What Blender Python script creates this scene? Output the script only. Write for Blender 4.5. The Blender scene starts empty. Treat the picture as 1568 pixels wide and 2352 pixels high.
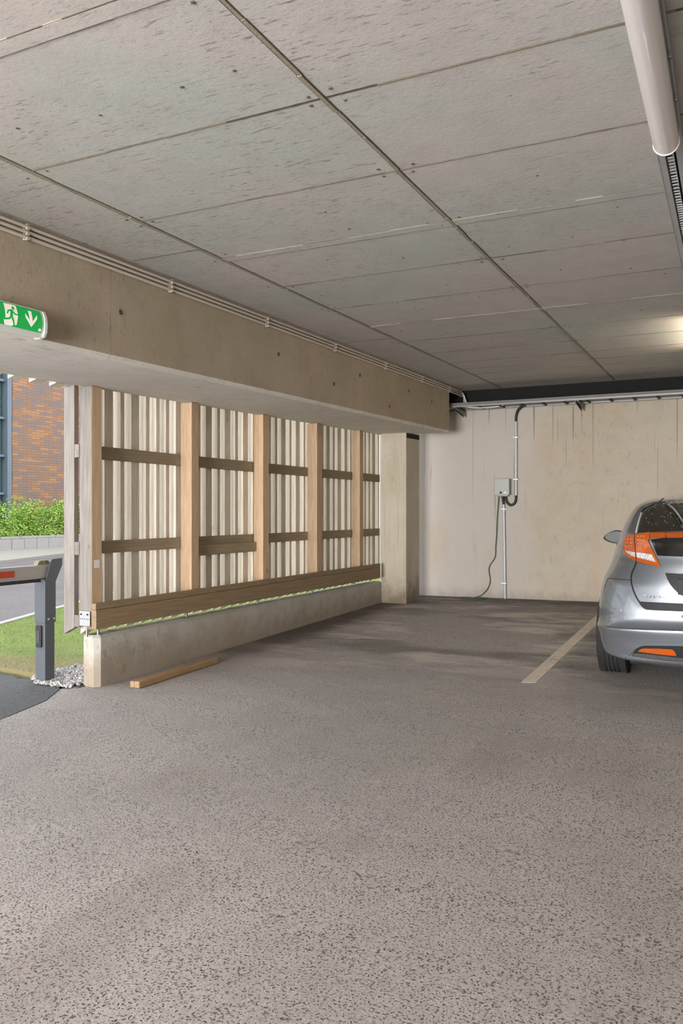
import bpy, bmesh, math, random
from mathutils import Vector, Matrix
from mathutils.bvhtree import BVHTree
random.seed(7)
SC = bpy.context.scene
COL = SC.collection
SLOPE = .02                       # the deck climbs 2 % towards the back wall
H_EYE = 1.41
CEIL = 2.915                      # clear height of the deck
def deck(y): return SLOPE*y
def ground(x, y): return SLOPE*y+.0095*min(x+1.2, 0)   # the asphalt also falls a little towards the open side

# ------------------------------------------------------------------ materials
class NT:
    def __init__(s, name):
        s.m = bpy.data.materials.new(name); s.m.use_nodes = True
        s.t = s.m.node_tree; s.b = s.t.nodes['Principled BSDF']
    def n(s, typ, **kw):
        nd = s.t.nodes.new(typ)
        for k, v in kw.items():
            if k.startswith('i_'):
                key = k[2:]
                key = int(key) if key.isdigit() else key.replace('_', ' ')
                s.set(nd.inputs[key], v)
            else: setattr(nd, k, v)
        return nd
    def set(s, inp, v):
        if isinstance(v, bpy.types.NodeSocket): s.t.links.new(v, inp)
        elif isinstance(v, bpy.types.Node): s.t.links.new(v.outputs[0], inp)
        else:
            if isinstance(v, tuple) and len(v) == 3 and inp.type == 'RGBA': v = v+(1,)
            inp.default_value = v
    def coords(s, scale=(1,1,1), loc=(0,0,0)):
        if not hasattr(s, 'tc'): s.tc = s.n('ShaderNodeTexCoord')
        mp = s.n('ShaderNodeMapping'); mp.inputs['Scale'].default_value = scale; mp.inputs['Location'].default_value = loc
        s.t.links.new(s.tc.outputs['Object'], mp.inputs[0]); return mp.outputs[0]
    def noise(s, scale, detail=4, rough=.55, vs=(1,1,1), loc=(0,0,0), dist=0):
        return s.n('ShaderNodeTexNoise', i_Vector=s.coords(vs, loc), i_Scale=scale, i_Detail=detail, i_Roughness=rough, i_Distortion=dist).outputs['Fac']
    def voro(s, scale, feature='F1', out='Distance', vs=(1,1,1), rnd=1.0):
        return s.n('ShaderNodeTexVoronoi', feature=feature, i_Vector=s.coords(vs), i_Scale=scale, i_Randomness=rnd).outputs[out]
    def ramp(s, fac, a, b, lo=0.0, hi=1.0):
        return s.n('ShaderNodeMapRange', interpolation_type='SMOOTHSTEP', i_Value=fac, i_1=a, i_2=b, i_3=lo, i_4=hi).outputs[0]
    def math(s, op, a, b=None):
        nd = s.n('ShaderNodeMath', operation=op); s.set(nd.inputs[0], a)
        if b is not None: s.set(nd.inputs[1], b)
        return nd.outputs[0]
    def mul(s, a, b): return s.math('MULTIPLY', a, b)
    def mix(s, f, a, b, blend='MIX'):
        nd = s.n('ShaderNodeMix', data_type='RGBA', blend_type=blend)
        s.set(nd.inputs[0], f); s.set(nd.inputs[6], a); s.set(nd.inputs[7], b); return nd.outputs[2]
    def axis(s, i):
        if not hasattr(s, 'tc'): s.tc = s.n('ShaderNodeTexCoord')
        if not hasattr(s, 'sx'): s.sx = s.n('ShaderNodeSeparateXYZ', i_0=s.tc.outputs['Object'])
        return s.sx.outputs[i]
    def bump(s, h, strength=.3, dist=.01, prev=None):
        nd = s.n('ShaderNodeBump', i_Height=h, i_Strength=strength, i_Distance=dist)
        if prev is not None: s.set(nd.inputs['Normal'], prev)
        return nd.outputs[0]
    def out(s, color, rough=.7, normal=None, **kw):
        s.set(s.b.inputs['Base Color'], color); s.set(s.b.inputs['Roughness'], rough)
        if normal is not None: s.set(s.b.inputs['Normal'], normal)
        for k, v in kw.items(): s.set(s.b.inputs[k.replace('_', ' ')], v)
        return s.m

def srgb(r, g, b):
    f = lambda c: (c/255)/12.92 if c/255 <= .04045 else ((c/255+.055)/1.055)**2.4
    return (f(r), f(g), f(b))
def plain(name, col, rough=.5, var=.12, bscale=60, bstr=.08, **kw):
    m = NT(name)
    f = m.noise(14, 4)
    c = m.mix(f, tuple(x*(1-var) for x in col), tuple(min(1, x*(1+var)) for x in col))
    return m.out(c, rough, m.bump(m.noise(bscale, 3), bstr, .004), **kw)

def concrete(name, a, b, fleck, fleck_vs, fleck_amt=.7, patch=.55, stain=None, bump=.25):
    m = NT(name)
    big = m.ramp(m.noise(.75, 6, .6), .36, .66)
    c = m.mix(big, a, b)
    mid = m.noise(5, 6, .65)
    c = m.mix(m.ramp(mid, .35, .75, 0, .35), c, tuple(x*.72 for x in a))
    fl = m.ramp(m.noise(1, 5, .62, fleck_vs), .575, .66)
    fl2 = m.ramp(m.noise(1, 4, .6, tuple(v*2.3 for v in fleck_vs), (3,5,1)), .6, .68)
    gate = m.ramp(m.noise(.8, 5, .6, loc=(9,2,4)), patch-.1, patch+.12)
    c = m.mix(m.mul(m.mul(m.math('MAXIMUM', fl, fl2), gate), fleck_amt), c, fleck)
    pit = m.ramp(m.voro(5.0), .028, .016)
    pit = m.mul(pit, m.ramp(m.noise(2.0, 2, loc=(1,7,3)), .5, .56))
    c = m.mix(m.mul(pit, .8), c, tuple(x*.25 for x in a))
    if stain: c = stain(m, c)
    h = m.math('SUBTRACT', m.noise(40, 6, .7), m.mul(pit, 1.5))
    return m.out(c, .86, m.bump(h, bump, .006))

CEIL_M = concrete('ceiling_concrete', srgb(186,178,173), srgb(174,177,170), srgb(104,98,94), (13,75,20), .72, .48)
SOFFIT_M = concrete('beam_soffit_lit', srgb(224,219,212), srgb(212,207,198), srgb(160,154,148), (38,6,20), .6, .45)  # paler than the beam face: light bounced from outside is put into the colour
def beam_stain(m, c):
    pink = m.ramp(m.noise(1.6, 5, .6, loc=(4,4,4)), .5, .68)
    return m.mix(m.mul(pink, .3), c, srgb(150,118,108))
BEAM_M = concrete('beam_concrete', srgb(178,163,143), srgb(166,154,130), srgb(120,106,90), (30,30,12), .35, .5, beam_stain)
JOINT_M = plain('joint_mortar', srgb(140,132,114), .9, .25, 90, .5)
JOINTD_M = plain('joint_dark', srgb(88,80,70), .95, .35, 90, .6)

def wall_stain_daylight(m, c):
    z, x, y = m.axis(2), m.axis(0), m.axis(1)
    # daylight painted into the colour: pale cool left part, warm beige further right
    warm = m.ramp(m.math('ADD', x, m.mul(m.noise(.9, 4), .9)), -2.6, -1.6)
    c = m.mix(warm, m.mix(.75, c, srgb(182,175,170)), c)
    ylw = m.ramp(m.noise(1.2, 5, .6, (1.4,1,.5), (2,2,8)), .5, .7)
    c = m.mix(m.mul(ylw, .4), c, srgb(178,150,118))
    run = m.ramp(m.noise(1, 3, .5, (34,1,.42), dist=.25), .635, .675)
    fade = m.ramp(m.math('ADD', z, m.mul(m.noise(1, 2, .5, (11,1,.1)), 2.6)), 2.5, 3.4)
    c = m.mix(m.mul(m.mul(run, fade), .62), c, srgb(112,84,66))
    scuff = m.mul(m.ramp(m.noise(1, 6, .7, (16,1,24), (5,2,7)), .60, .70), m.ramp(m.noise(1.1, 4, .6, loc=(1,5,2)), .5, .6))
    c = m.mix(m.mul(scuff, .35), c, srgb(104,98,96))
    low = m.ramp(m.math('ADD', z, m.mul(m.noise(11, 6, .75, (1,1,.5)), -.35)), .20, -.02)
    c = m.mix(m.mul(low, .4), c, srgb(112,100,90))
    dark = m.mul(m.ramp(m.noise(3.0, 5, .65, (1.5,1,.5), (6,1,2)), .6, .75), m.ramp(z, 1.3, .5))
    return m.mix(m.mul(dark, .4), c, srgb(120,112,108))
WALL_M = concrete('wall_concrete', srgb(182,172,157), srgb(176,165,148), srgb(138,127,112), (20,20,8), .3, .5, wall_stain_daylight)
def col_stain(m, c):
    z = m.axis(2)
    streak = m.ramp(m.noise(1, 5, .6, (34,34,1.2)), .48, .68)
    c = m.mix(m.mul(streak, .25), c, srgb(140,126,106))
    low = m.ramp(m.math('ADD', z, m.mul(m.noise(6, 5, .7), -.5)), .35, -.1)
    return m.mix(m.mul(low, .8), c, srgb(96,78,58))
COLUMN_M = concrete('column_concrete', srgb(196,186,170), srgb(182,172,152), srgb(140,128,110), (20,20,5), .35, .5, col_stain)
def curb_stain(m, c):
    z = m.axis(2)
    low = m.ramp(m.math('ADD', z, m.mul(m.noise(5, 5, .7), -.4)), .3, -.05)
    c = m.mix(m.mul(low, .55), c, srgb(118,92,64))
    rust = m.ramp(m.noise(7, 4, .6, loc=(2,8,1)), .62, .74)
    return m.mix(m.mul(rust, .35), c, srgb(100,76,50))
CURB_M = concrete('curb_concrete', srgb(182,178,170), srgb(170,164,150), srgb(126,114,98), (18,18,9), .4, .5, curb_stain)

def asphalt(name, light, mid, dark, stains=True):
    m = NT(name)
    cell = m.voro(150, out='Color')
    v = m.n('ShaderNodeSeparateColor', i_0=cell).outputs[0]
    w = m.n('ShaderNodeSeparateColor', i_0=cell).outputs[1]
    c = m.mix(m.ramp(v, .1, .95, .25, .75), mid, light)
    c = m.mix(m.ramp(w, .985, .992, 0, .7), c, srgb(150,118,80))
    fine = m.noise(120, 3, .6)
    c = m.mix(m.ramp(m.noise(190, 2, .5, loc=(4,4,0)), .56, .66, 0, .5), c, tuple(min(1, x*1.35) for x in light))
    c = m.mix(m.ramp(fine, .53, .62, 0, .95), c, tuple(x*.26 for x in dark))
    c = m.mix(m.ramp(m.noise(300, 2, .6), .5, .7, 0, .3), c, dark)
    patch = m.ramp(m.noise(.6, 7, .66), .38, .64)
    c = m.mix(m.mul(patch, .34), c, tuple(x*.55 for x in mid))
    rough = .82
    if stains:
        x, y = m.axis(0), m.axis(1)
        n1 = m.noise(1.0, 6, .62, (.45,1.1,1), (3,1,0))
        far = m.ramp(y, 5.0, 7.4)
        wet = m.mul(m.ramp(n1, .49, .60), far)
        c = m.mix(m.mul(wet, .62), c, srgb(62,57,55))
        pale = m.mul(m.ramp(m.noise(1.3, 6, .62, (.5,1.1,1), (8,3,0)), .49, .62), m.ramp(y, 5.2, 7.4))
        c = m.mix(m.mul(pale, .6), c, srgb(204,190,178))
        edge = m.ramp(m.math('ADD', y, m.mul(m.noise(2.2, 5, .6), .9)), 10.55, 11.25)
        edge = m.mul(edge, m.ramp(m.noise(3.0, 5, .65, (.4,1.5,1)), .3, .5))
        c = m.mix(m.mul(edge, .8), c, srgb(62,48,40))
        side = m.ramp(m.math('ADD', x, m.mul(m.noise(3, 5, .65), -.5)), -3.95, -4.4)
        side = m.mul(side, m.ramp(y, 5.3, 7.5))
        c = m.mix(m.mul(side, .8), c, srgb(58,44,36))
        wear = m.ramp(m.noise(.8, 5, .6, (1.5,.6,1), (1,9,0)), .52, .7)
        c = m.mix(m.mul(m.mul(wear, m.ramp(y, 5.5, 3.6)), .3), c, srgb(112,98,84))
        rough = m.ramp(wet, 0, 1, .8, .52)
    h = m.math('SUBTRACT', m.mul(m.noise(260, 3), .35), m.mul(m.ramp(fine, .52, .68), 1.0))
    return m.out(c, rough, m.bump(h, .55, .006))
FLOOR_M = asphalt('garage_asphalt', srgb(178,170,165), srgb(150,143,138), srgb(94,88,84))
ROAD_M = asphalt('road_asphalt', srgb(132,124,121), srgb(108,101,99), srgb(78,73,71), False)
APRON_M = asphalt('fresh_asphalt', srgb(96,96,96), srgb(74,74,74), srgb(42,42,42), False)

def wood(name, a, b, knot, grain=(60,60,3), wear=None):
    m = NT(name)
    oi = m.n('ShaderNodeObjectInfo').outputs['Random']
    g = m.noise(1, 6, .6, grain, dist=.4)
    c = m.mix(m.ramp(g, .3, .7), a, b)
    c = m.mix(m.ramp(m.noise(1, 3, .5, tuple(v*2.2 for v in grain)), .55, .72, 0, .35), c, tuple(x*.6 for x in a))
    k = m.ramp(m.voro(3.2, vs=(1.4,1.4,.7)), .085, .03)
    c = m.mix(m.mul(k, .6), c, knot)
    hs = m.n('ShaderNodeHueSaturation', i_Value=m.ramp(oi, 0, 1, .88, 1.1), i_Color=c)
    return m.out(hs.outputs[0], .72, m.bump(g, .15, .003))
POST_M = wood('post_wood', srgb(178,148,116), srgb(198,170,140), srgb(112,80,52))
SLAT_M = wood('slat_wood', srgb(204,192,174), srgb(222,212,196), srgb(160,144,126))
RAIL_M = wood('rail_wood', srgb(140,124,100), srgb(158,140,114), srgb(96,74,50), (60,3,60))
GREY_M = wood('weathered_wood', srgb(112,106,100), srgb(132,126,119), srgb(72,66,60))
GREYY_M = wood('weathered_end_wood', srgb(110,102,96), srgb(130,121,114), srgb(78,70,62), (40,40,40))
KICK_M = wood('guard_wood', srgb(122,102,76), srgb(142,120,92), srgb(72,52,34), (60,3,60))
TIMBER_M = wood('timber_wood', srgb(140,112,80), srgb(162,132,96), srgb(96,70,48), (60,3,60))

STEEL_M = plain('galvanised_steel', srgb(186,188,190), .42, .14, 40, .05, Metallic=.75)
TRAY_M = plain('tray_steel', srgb(128,127,124), .5, .12, 40, .05, Metallic=.6)
CONDUIT_M = plain('conduit_grey', srgb(196,186,174), .5, .06, 30, .03)
PIPE_M = plain('pipe_grey', srgb(176,178,178), .45, .08, 30, .03, Metallic=.3)
BLACK_M = plain('black_rubber', srgb(34,34,34), .6, .2, 120, .1)
VOID_M = plain('void_black', srgb(15,14,14), .9, .4, 60, .4)  # matt black standing in for the darkness of gaps and slots
WHITE_M = plain('white_plastic', srgb(222,218,214), .4, .04, 30, .03)
DIFF_M = plain('opal_diffuser', srgb(214,208,206), .3, .03, 20, .02, Coat_Weight=.3)
BOX_M = plain('box_grey', srgb(152,154,150), .45, .06, 50, .05)
LID_M = plain('box_lid_grey', srgb(160,162,158), .4, .05, 50, .05)
GREENCAB_M = plain('green_cable', srgb(54,86,58), .5, .1, 60, .05)
CABLE_M = plain('grey_cable', srgb(128,126,124), .5, .1, 60, .05)
WCABLE_M = plain('white_cable', srgb(222,220,214), .5, .05, 60, .05)
POSTMETAL_M = plain('grey_painted_steel', srgb(80,83,89), .42, .08, 160, .12)
ALU_M = plain('brushed_aluminium', srgb(160,154,150), .4, .05, 60, .04, Metallic=.35)
RED_M = plain('red_reflector', srgb(164,58,24), .4, .18, 90, .1)
OLIVE_M = plain('olive_metal', srgb(120,112,88), .55, .12, 60, .08)
PAINT_M = None
def line_paint():
    m = NT('worn_line_paint')
    wear = m.ramp(m.noise(9, 6, .7), .52, .66)
    c = m.mix(m.ramp(m.noise(30, 4), .3, .7), srgb(214,200,182), srgb(196,184,168))
    c = m.mix(m.mul(wear, .6), c, srgb(150,138,126))
    return m.out(c, .8, m.bump(m.voro(120), .4, .004))
PAINT_M = line_paint()

# ------------------------------------------------------------------ mesh helpers
def finish(name, bm, mats, parent=None, smooth=False, local=None):
    me = bpy.data.meshes.new(name)
    bmesh.ops.recalc_face_normals(bm, faces=bm.faces[:])
    bm.to_mesh(me); bm.free()
    for m in (mats if isinstance(mats, (list, tuple)) else [mats]): me.materials.append(m)
    o = bpy.data.objects.new(name, me); COL.objects.link(o)
    if smooth:
        for p in me.polygons: p.use_smooth = True
        try: me.set_sharp_from_angle(angle=math.radians(38))
        except Exception: pass
    if parent is not None: o.parent = parent
    if local is not None: o.matrix_basis = local
    return o
def tag(o, label, cat, group=None, kind=None):
    if label: o['label'] = label
    if cat: o['category'] = cat
    if group: o['group'] = group
    if kind: o['kind'] = kind
    return o
def thing(name, label, cat, loc=(0,0,0), rot=(0,0,0), group=None, kind=None):
    o = bpy.data.objects.new(name, None); COL.objects.link(o)
    o.empty_display_size = .05
    o.location = loc; o.rotation_euler = rot
    return tag(o, label, cat, group, kind)
def box(bm, a, b, bev=0.0, mat=0, shear=False):
    x0,y0,z0 = a; x1,y1,z1 = b
    P = [(x0,y0,z0),(x1,y0,z0),(x1,y1,z0),(x0,y1,z0),(x0,y0,z1),(x1,y0,z1),(x1,y1,z1),(x0,y1,z1)]
    if shear: P = [(x,y,z+deck(y)) for x,y,z in P]
    vs = [bm.verts.new(p) for p in P]
    fs = [bm.faces.new([vs[i] for i in q]) for q in ((0,3,2,1),(4,5,6,7),(0,1,5,4),(1,2,6,5),(2,3,7,6),(3,0,4,7))]
    for f in fs: f.material_index = mat
    if bev > 0:
        es = list({e for f in fs for e in f.edges})
        r = bmesh.ops.bevel(bm, geom=es, offset=bev, segments=2, profile=.6, affect='EDGES', clamp_overlap=True)
        for f in r['faces']: f.material_index = mat
    return vs
def newbox(name, a, b, mats, parent=None, bev=0.0, shear=False, local=None):
    bm = bmesh.new(); box(bm, a, b, bev, 0, shear); return finish(name, bm, mats, parent, False, local)
def prism(bm, pts, vec, mat=0):
    v0 = [bm.verts.new(p) for p in pts]; v1 = [bm.verts.new(Vector(p)+Vector(vec)) for p in pts]
    n = len(pts)
    fs = [bm.faces.new(v0), bm.faces.new(v1[::-1])]
    for i in range(n): fs.append(bm.faces.new([v0[i], v0[(i+1) % n], v1[(i+1) % n], v1[i]]))
    for f in fs: f.material_index = mat
def smooth_path(pts, sub=6):
    P = [Vector(p) for p in pts]
    if len(P) < 3: return P
    out = []
    for i in range(len(P)-1):
        p0 = P[i-1] if i else P[0]*2-P[1]; p1, p2 = P[i], P[i+1]; p3 = P[i+2] if i+2 < len(P) else P[-1]*2-P[-2]
        for k in range(sub):
            t = k/sub
            out.append(.5*((2*p1)+(p2-p0)*t+(2*p0-5*p1+4*p2-p3)*t*t+(3*p1-p0-3*p2+p3)*t**3))
    out.append(P[-1]); return out
def tube(bm, pts, r, seg=8, mat=0, sub=0, r1=None):
    P = smooth_path(pts, sub) if sub else [Vector(p) for p in pts]
    rings = []; n = len(P); up = None
    for i, p in enumerate(P):
        d = (P[min(i+1, n-1)]-P[max(i-1, 0)]).normalized()
        if up is None: up = Vector((0,0,1)) if abs(d.z) < .9 else Vector((1,0,0))
        s = d.cross(up).normalized(); up = s.cross(d).normalized()
        rr = r if r1 is None else r+(r1-r)*i/max(1, n-1)
        rings.append([bm.verts.new(p+s*rr*math.cos(2*math.pi*k/seg)+up*rr*math.sin(2*math.pi*k/seg)) for k in range(seg)])
    fs = []
    for a, b in zip(rings, rings[1:]):
        for k in range(seg): fs.append(bm.faces.new([a[k], a[(k+1) % seg], b[(k+1) % seg], b[k]]))
    fs.append(bm.faces.new(rings[0][::-1])); fs.append(bm.faces.new(rings[-1]))
    for f in fs: f.material_index = mat
def newtube(name, pts, r, mats, parent=None, seg=8, sub=0, local=None):
    bm = bmesh.new(); tube(bm, pts, r, seg, 0, sub); return finish(name, bm, mats, parent, True, local)
def lathe(bm, prof, axis='x', seg=48, mat=0, center=(0,0,0)):
    # prof: list of (along axis, radius)
    c = Vector(center); rings = []
    for a, r in prof:
        ring = []
        for k in range(seg):
            t = 2*math.pi*k/seg
            p = {'x': (a, r*math.cos(t), r*math.sin(t)), 'y': (r*math.cos(t), a, r*math.sin(t)), 'z': (r*math.cos(t), r*math.sin(t), a)}[axis]
            ring.append(bm.verts.new(c+Vector(p)))
        rings.append(ring)
    for a, b in zip(rings, rings[1:]):
        for k in range(seg):
            f = bm.faces.new([a[k], a[(k+1) % seg], b[(k+1) % seg], b[k]]); f.material_index = mat
    return rings

# ------------------------------------------------------------------ the deck: floor, ceiling, walls, beam, column
BACK_Y = 11.14
def floor_obj():
    bm = bmesh.new()
    outline = [(-4.47,-7),(9,-7),(9,11.6),(-4.75,11.6),(-4.75,10.1),(-4.42,10.1),(-4.44,4.78),(-4.56,4.72),(-4.62,4.62),(-4.46,4.3),(-4.38,3.9),(-4.30,3.3),(-4.40,2.0)]
    prism(bm, [(x,y,ground(x,y)) for x,y in [(-1.2,-7),(9,-7),(9,11.6),(-1.2,11.6)]], (0,0,-.25))
    left = [(-1.2,-7),(-1.2,11.6)]+[p for p in outline[3:]]+[(-4.47,-7)]
    prism(bm, [(x,y,ground(x,y)) for x,y in left], (0,0,-.25))
    return tag(finish('floor', bm, FLOOR_M), 'grey speckled asphalt floor of the parking deck', 'floor', kind='structure')
floor_obj()

def ceiling_obj():
    bm = bmesh.new()
    box(bm, (-4.43,-6.7,CEIL), (9,11.7,CEIL+.35), 0, 0, True)
    def strip(x0,x1,y0,y1,h,mat):
        box(bm, (x0,y0,CEIL-h), (x1,y1,CEIL+.01), 0, mat, True)
    for X, w in ((-1.385,.017),(-2.89,.026),(.115,.014),(1.615,.014)):
        y = -6.7; rnd = random.Random(int(X*100))
        while y < 11.05:
            L = rnd.uniform(.12,.4); d = rnd.uniform(-.003,.003); ww = w*rnd.uniform(.7,1.15)
            strip(X-ww/2+d, X+ww/2+d, y, min(y+L, 11.05), rnd.uniform(.003,.007), 1)
            strip(X-ww/2-.006+d, X-ww/2+d, y, min(y+L, 11.05), .0015, 2)
            strip(X+ww/2+d, X+ww/2+.004+d, y, min(y+L, 11.05), .0015, 2)
            y += L
    thin = [-2.2,-1.42,-.64,.14,1.18,2.713,3.469,5.01,5.79,7.337,8.05,8.745,9.24,9.683,10.2,10.75]
    for Y in thin:
        x = -2.89; rnd = random.Random(int(Y*100))
        while x < 8.9:
            L = rnd.uniform(.1,.35); d = rnd.uniform(-.002,.002)
            strip(x, x+L, Y-.0045+d, Y+.0045+d, rnd.uniform(.001,.002), 1 if rnd.random() < .75 else 2)
            strip(x, x+L, Y-.0065+d, Y-.0045+d, .001, 2)
            strip(x, x+L, Y+.004+d, Y+.007+d, .001, 2)
            x += L
    for Y0, Y1 in ((1.90,1.965),(4.235,4.31),(6.535,6.60)):
        strip(-2.88, 8.9, Y0, Y1, .003, 0)
        for yy in (Y0, Y1):
            x = -2.89; rnd = random.Random(int(yy*1000))
            while x < 8.9:
                L = rnd.uniform(.08,.3)
                strip(x, x+L, yy-.005, yy+rnd.uniform(.002,.006), rnd.uniform(.0015,.003), 2 if rnd.random() < .55 else 1)
                x += L
    for (x0, x1, Y) in ((-3.4,-2.9,4.02),(-3.4,-2.9,7.1)):
        strip(x0, x1, Y-.003, Y+.003, .002, 2)
    # nail heads and blow holes beside the joints
    rnd = random.Random(5)
    for Y in (1.98,2.713,3.469,4.23,5.01,5.79,7.337):
        for X in (-1.385,-2.89,.115):
            for sx in (-1,1):
                for sy in (-1,1):
                    if rnd.random() < .75:
                        x, y = X+sx*rnd.uniform(.04,.09), Y+sy*rnd.uniform(.03,.06)
                        lathe(bm, [(CEIL+deck(y)-.0035,.0001),(CEIL+deck(y)-.003,rnd.uniform(.005,.009)),(CEIL+deck(y)+.002,.010)], 'z', 7, 2, (x,y,0))
    for k in range(60):
        x, y = rnd.uniform(-2.8,.9), rnd.uniform(1.2,9)
        lathe(bm, [(CEIL+deck(y)-.003,.0001),(CEIL+deck(y)-.0025,rnd.uniform(.004,.008)),(CEIL+deck(y)+.002,.009)], 'z', 7, 2, (x,y,0))
    return tag(finish('ceiling', bm, [CEIL_M, JOINT_M, JOINTD_M]), 'board marked grey concrete ceiling with formwork joints', 'ceiling', kind='structure')
ceiling_obj()

def slab(name, a, b, mats, label, cat, shear=True, bev=0):
    return tag(newbox(name, a, b, mats, None, bev, shear), label, cat, kind='structure')
slab('wall_back', (-4.75,BACK_Y,-.3), (9,BACK_Y+.3,2.74), WALL_M, 'stained beige concrete back wall of the parking deck', 'wall')
slab('wall_back_upper', (-4.75,BACK_Y+.02,2.735), (9,BACK_Y+.3,CEIL+.02), VOID_M, 'black strip standing in for the dark gap between back wall and ceiling', 'wall')  # sheet painted black for the dark of the open slot above the wall
slab('wall_right', (8.7,-6.7,-.3), (9,BACK_Y,CEIL+.02), WALL_M, 'plain concrete side wall beyond the parked car', 'wall')

# facade line: runs almost parallel to the deck, turned by .6 degrees
KF = .011
FROT = -math.atan(KF)
def facade(name, label, cat, kind=None, group=None):
    o = thing(name, label, cat, (0,4.7,0), (0,0,FROT), group, kind)
    return o
def frot_obj(o):
    o.location = (0,4.7,0); o.rotation_euler = (0,0,FROT); return o
def fw(x, y, z):  # facade to world
    c, s = math.cos(FROT), math.sin(FROT)
    return Vector((c*x-s*y, 4.7+s*x+c*y, z))

# beam
def beam_obj():
    bm = bmesh.new()
    zb, ch = 2.272, .028
    xi, ya, yb = -3.44, -6.7, 10.46
    def xo(y): return -4.445+KF*(y-4.7)
    for (y0, y1) in ((ya,1.75),(1.752,3.862),(3.866,6.294),(6.298,8.757),(8.760,yb)):
        sec = lambda y: [(xi,y,CEIL+.02),(xi,y,zb+ch),(xi-ch,y,zb),(xo(y),y,zb),(xo(y),y,CEIL+.02)]
        a = [bm.verts.new((x,y,z+deck(y))) for x,y,z in sec(y0)]
        b = [bm.verts.new((x,y,z+deck(y))) for x,y,z in sec(y1)]
        n = 5
        for i in range(n):
            f = bm.faces.new([a[i], a[(i+1) % n], b[(i+1) % n], b[i]])
            f.material_index = 1 if i in (1,2) else 0
        bm.faces.new(a[::-1]); bm.faces.new(b)
    for Y in (1.751,3.864,6.296,8.7585):  # board joints: fine dark lines set into the face
        box(bm, (xi-.01,Y-.004,zb+.03), (xi-.0015,Y+.004,CEIL), 0, 2, True)
    rnd = random.Random(3)
    for y, z in ((3.95,2.58),(5.9,2.62),(7.55,2.66),(8.95,2.66),(9.75,2.62),(6.95,2.5),(8.35,2.42)):
        lathe(bm, [(xi+.003,.0001),(xi+.0025,.010),(xi+.004,.016),(xi-.004,.02)], 'x', 10, 2, (0,y,z+deck(y)))
    return tag(finish('beam', bm, [BEAM_M, SOFFIT_M, JOINTD_M]), 'deep concrete beam running along the open side under the ceiling', 'beam', kind='structure')
beam_obj()

def column_obj():
    bm = bmesh.new()
    box(bm, (-4.31,10.165,-.3), (-3.945,10.68,2.276), .012, 0, True)
    box(bm, (-3.96,10.18,2.205), (-3.9435,10.665,2.27), 0, 1, True)  # black slab in place of the dark bearing gap
    return tag(finish('column', bm, [COLUMN_M, VOID_M]), 'rectangular concrete column under the far end of the beam', 'column', kind='structure')
column_obj()

def curb_obj():
    bm = bmesh.new()
    zt = .4625
    x0, x1, y0, y1 = -4.515, -4.375, .016, 5.45
    ch = .022
    lo, hi = -.25, zt
    # chamfered profile in plan at the near end, chamfered top edge along its length
    plan = [(x0,y0),(x1-.038,y0),(x1,y0+.036),(x1,y1),(x0,y1)]
    a = [bm.verts.new((x,y,lo)) for x,y in plan]; b = [bm.verts.new((x,y,hi-ch)) for x,y in plan]
    top = [(x0+.004,y0+.006),(x1-.048,y0+.006),(x1-ch,y0+.046),(x1-ch,y1),(x0+.004,y1)]
    c = [bm.verts.new((x,y,hi)) for x,y in top]
    n = len(plan)
    for i in range(n):
        bm.faces.new([a[i],a[(i+1) % n],b[(i+1) % n],b[i]]); bm.faces.new([b[i],b[(i+1) % n],c[(i+1) % n],c[i]])
    bm.faces.new(c); bm.faces.new(a[::-1])
    return frot_obj(tag(finish('wall_left', bm, CURB_M), 'low concrete kerb wall under the timber screen', 'wall', kind='structure'))
curb_obj()

# ------------------------------------------------------------------ timber screen hung outside the beam
SCREEN = facade('timber_screen', 'slatted timber screen of upright boards and posts closing the open side', 'fence')
POSTS = [(-.072,.108,.120),(1.163,.104,.120),(2.360,.110,.112),(3.531,.125,.130),(4.690,.106,.110)]
def soffit(yl): return 2.272+deck(4.7+yl)
for i, (y, dy, dx) in enumerate(POSTS):
    p = newbox('post', (-4.35-dx, y, .555), (-4.35, y+dy, soffit(y)-.002), POST_M, SCREEN, .003)
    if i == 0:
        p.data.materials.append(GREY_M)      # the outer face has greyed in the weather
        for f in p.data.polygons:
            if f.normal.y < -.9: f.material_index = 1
        newbox('paper_tag', (-4.3505, -.045, .985), (-4.3492, .012, 1.045), WHITE_M, p)
    newtube('support_rod', [(-4.445,y+.05,.455),(-4.445,y+.05,.56)], .010, TRAY_M, SCREEN)
def slat(y, w, zb=.502, depth=.073, slant=.048, zt=3.25, mat=None, x=-4.518):
    bm = bmesh.new()
    P = [(x,y,zb),(x-depth,y,zb-slant),(x-depth,y,zt),(x,y,zt)]
    prism(bm, P, (0,w,0))
    return finish('slat', bm, mat or SLAT_M, SCREEN)
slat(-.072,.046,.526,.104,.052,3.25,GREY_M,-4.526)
SL = [(.06,.098),(.245,.098),(.431,.046),(.563,.098),(.747,.048),(.882,.046),(1.015,.046),(1.153,.098),(1.34,.048),(1.475,.048),(1.607,.096),(1.795,.046),(1.92,.098),(2.103,.05),(2.245,.092),(2.43,.048),(2.57,.09),(2.744,.046),(2.875,.046),(3.009,.092),(3.191,.042),(3.33,.092),(3.513,.042),(3.65,.098),(3.835,.048),(3.965,.048),(4.088,.09),(4.264,.048),(4.391,.098),(4.589,.078),(4.756,.042),(4.89,.098),(5.07,.048),(5.201,.044),(5.335,.044),(5.458,.09),(5.651,.04)]
rs = random.Random(11)
for y, w in SL: slat(y, w, depth=.073+rs.uniform(-.004,.004))
y = -.21-.049
for k in range(22):      # the same boards end above the entrance
    slat(y, .098, 2.372, .073, .02)
    y -= .19
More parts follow.
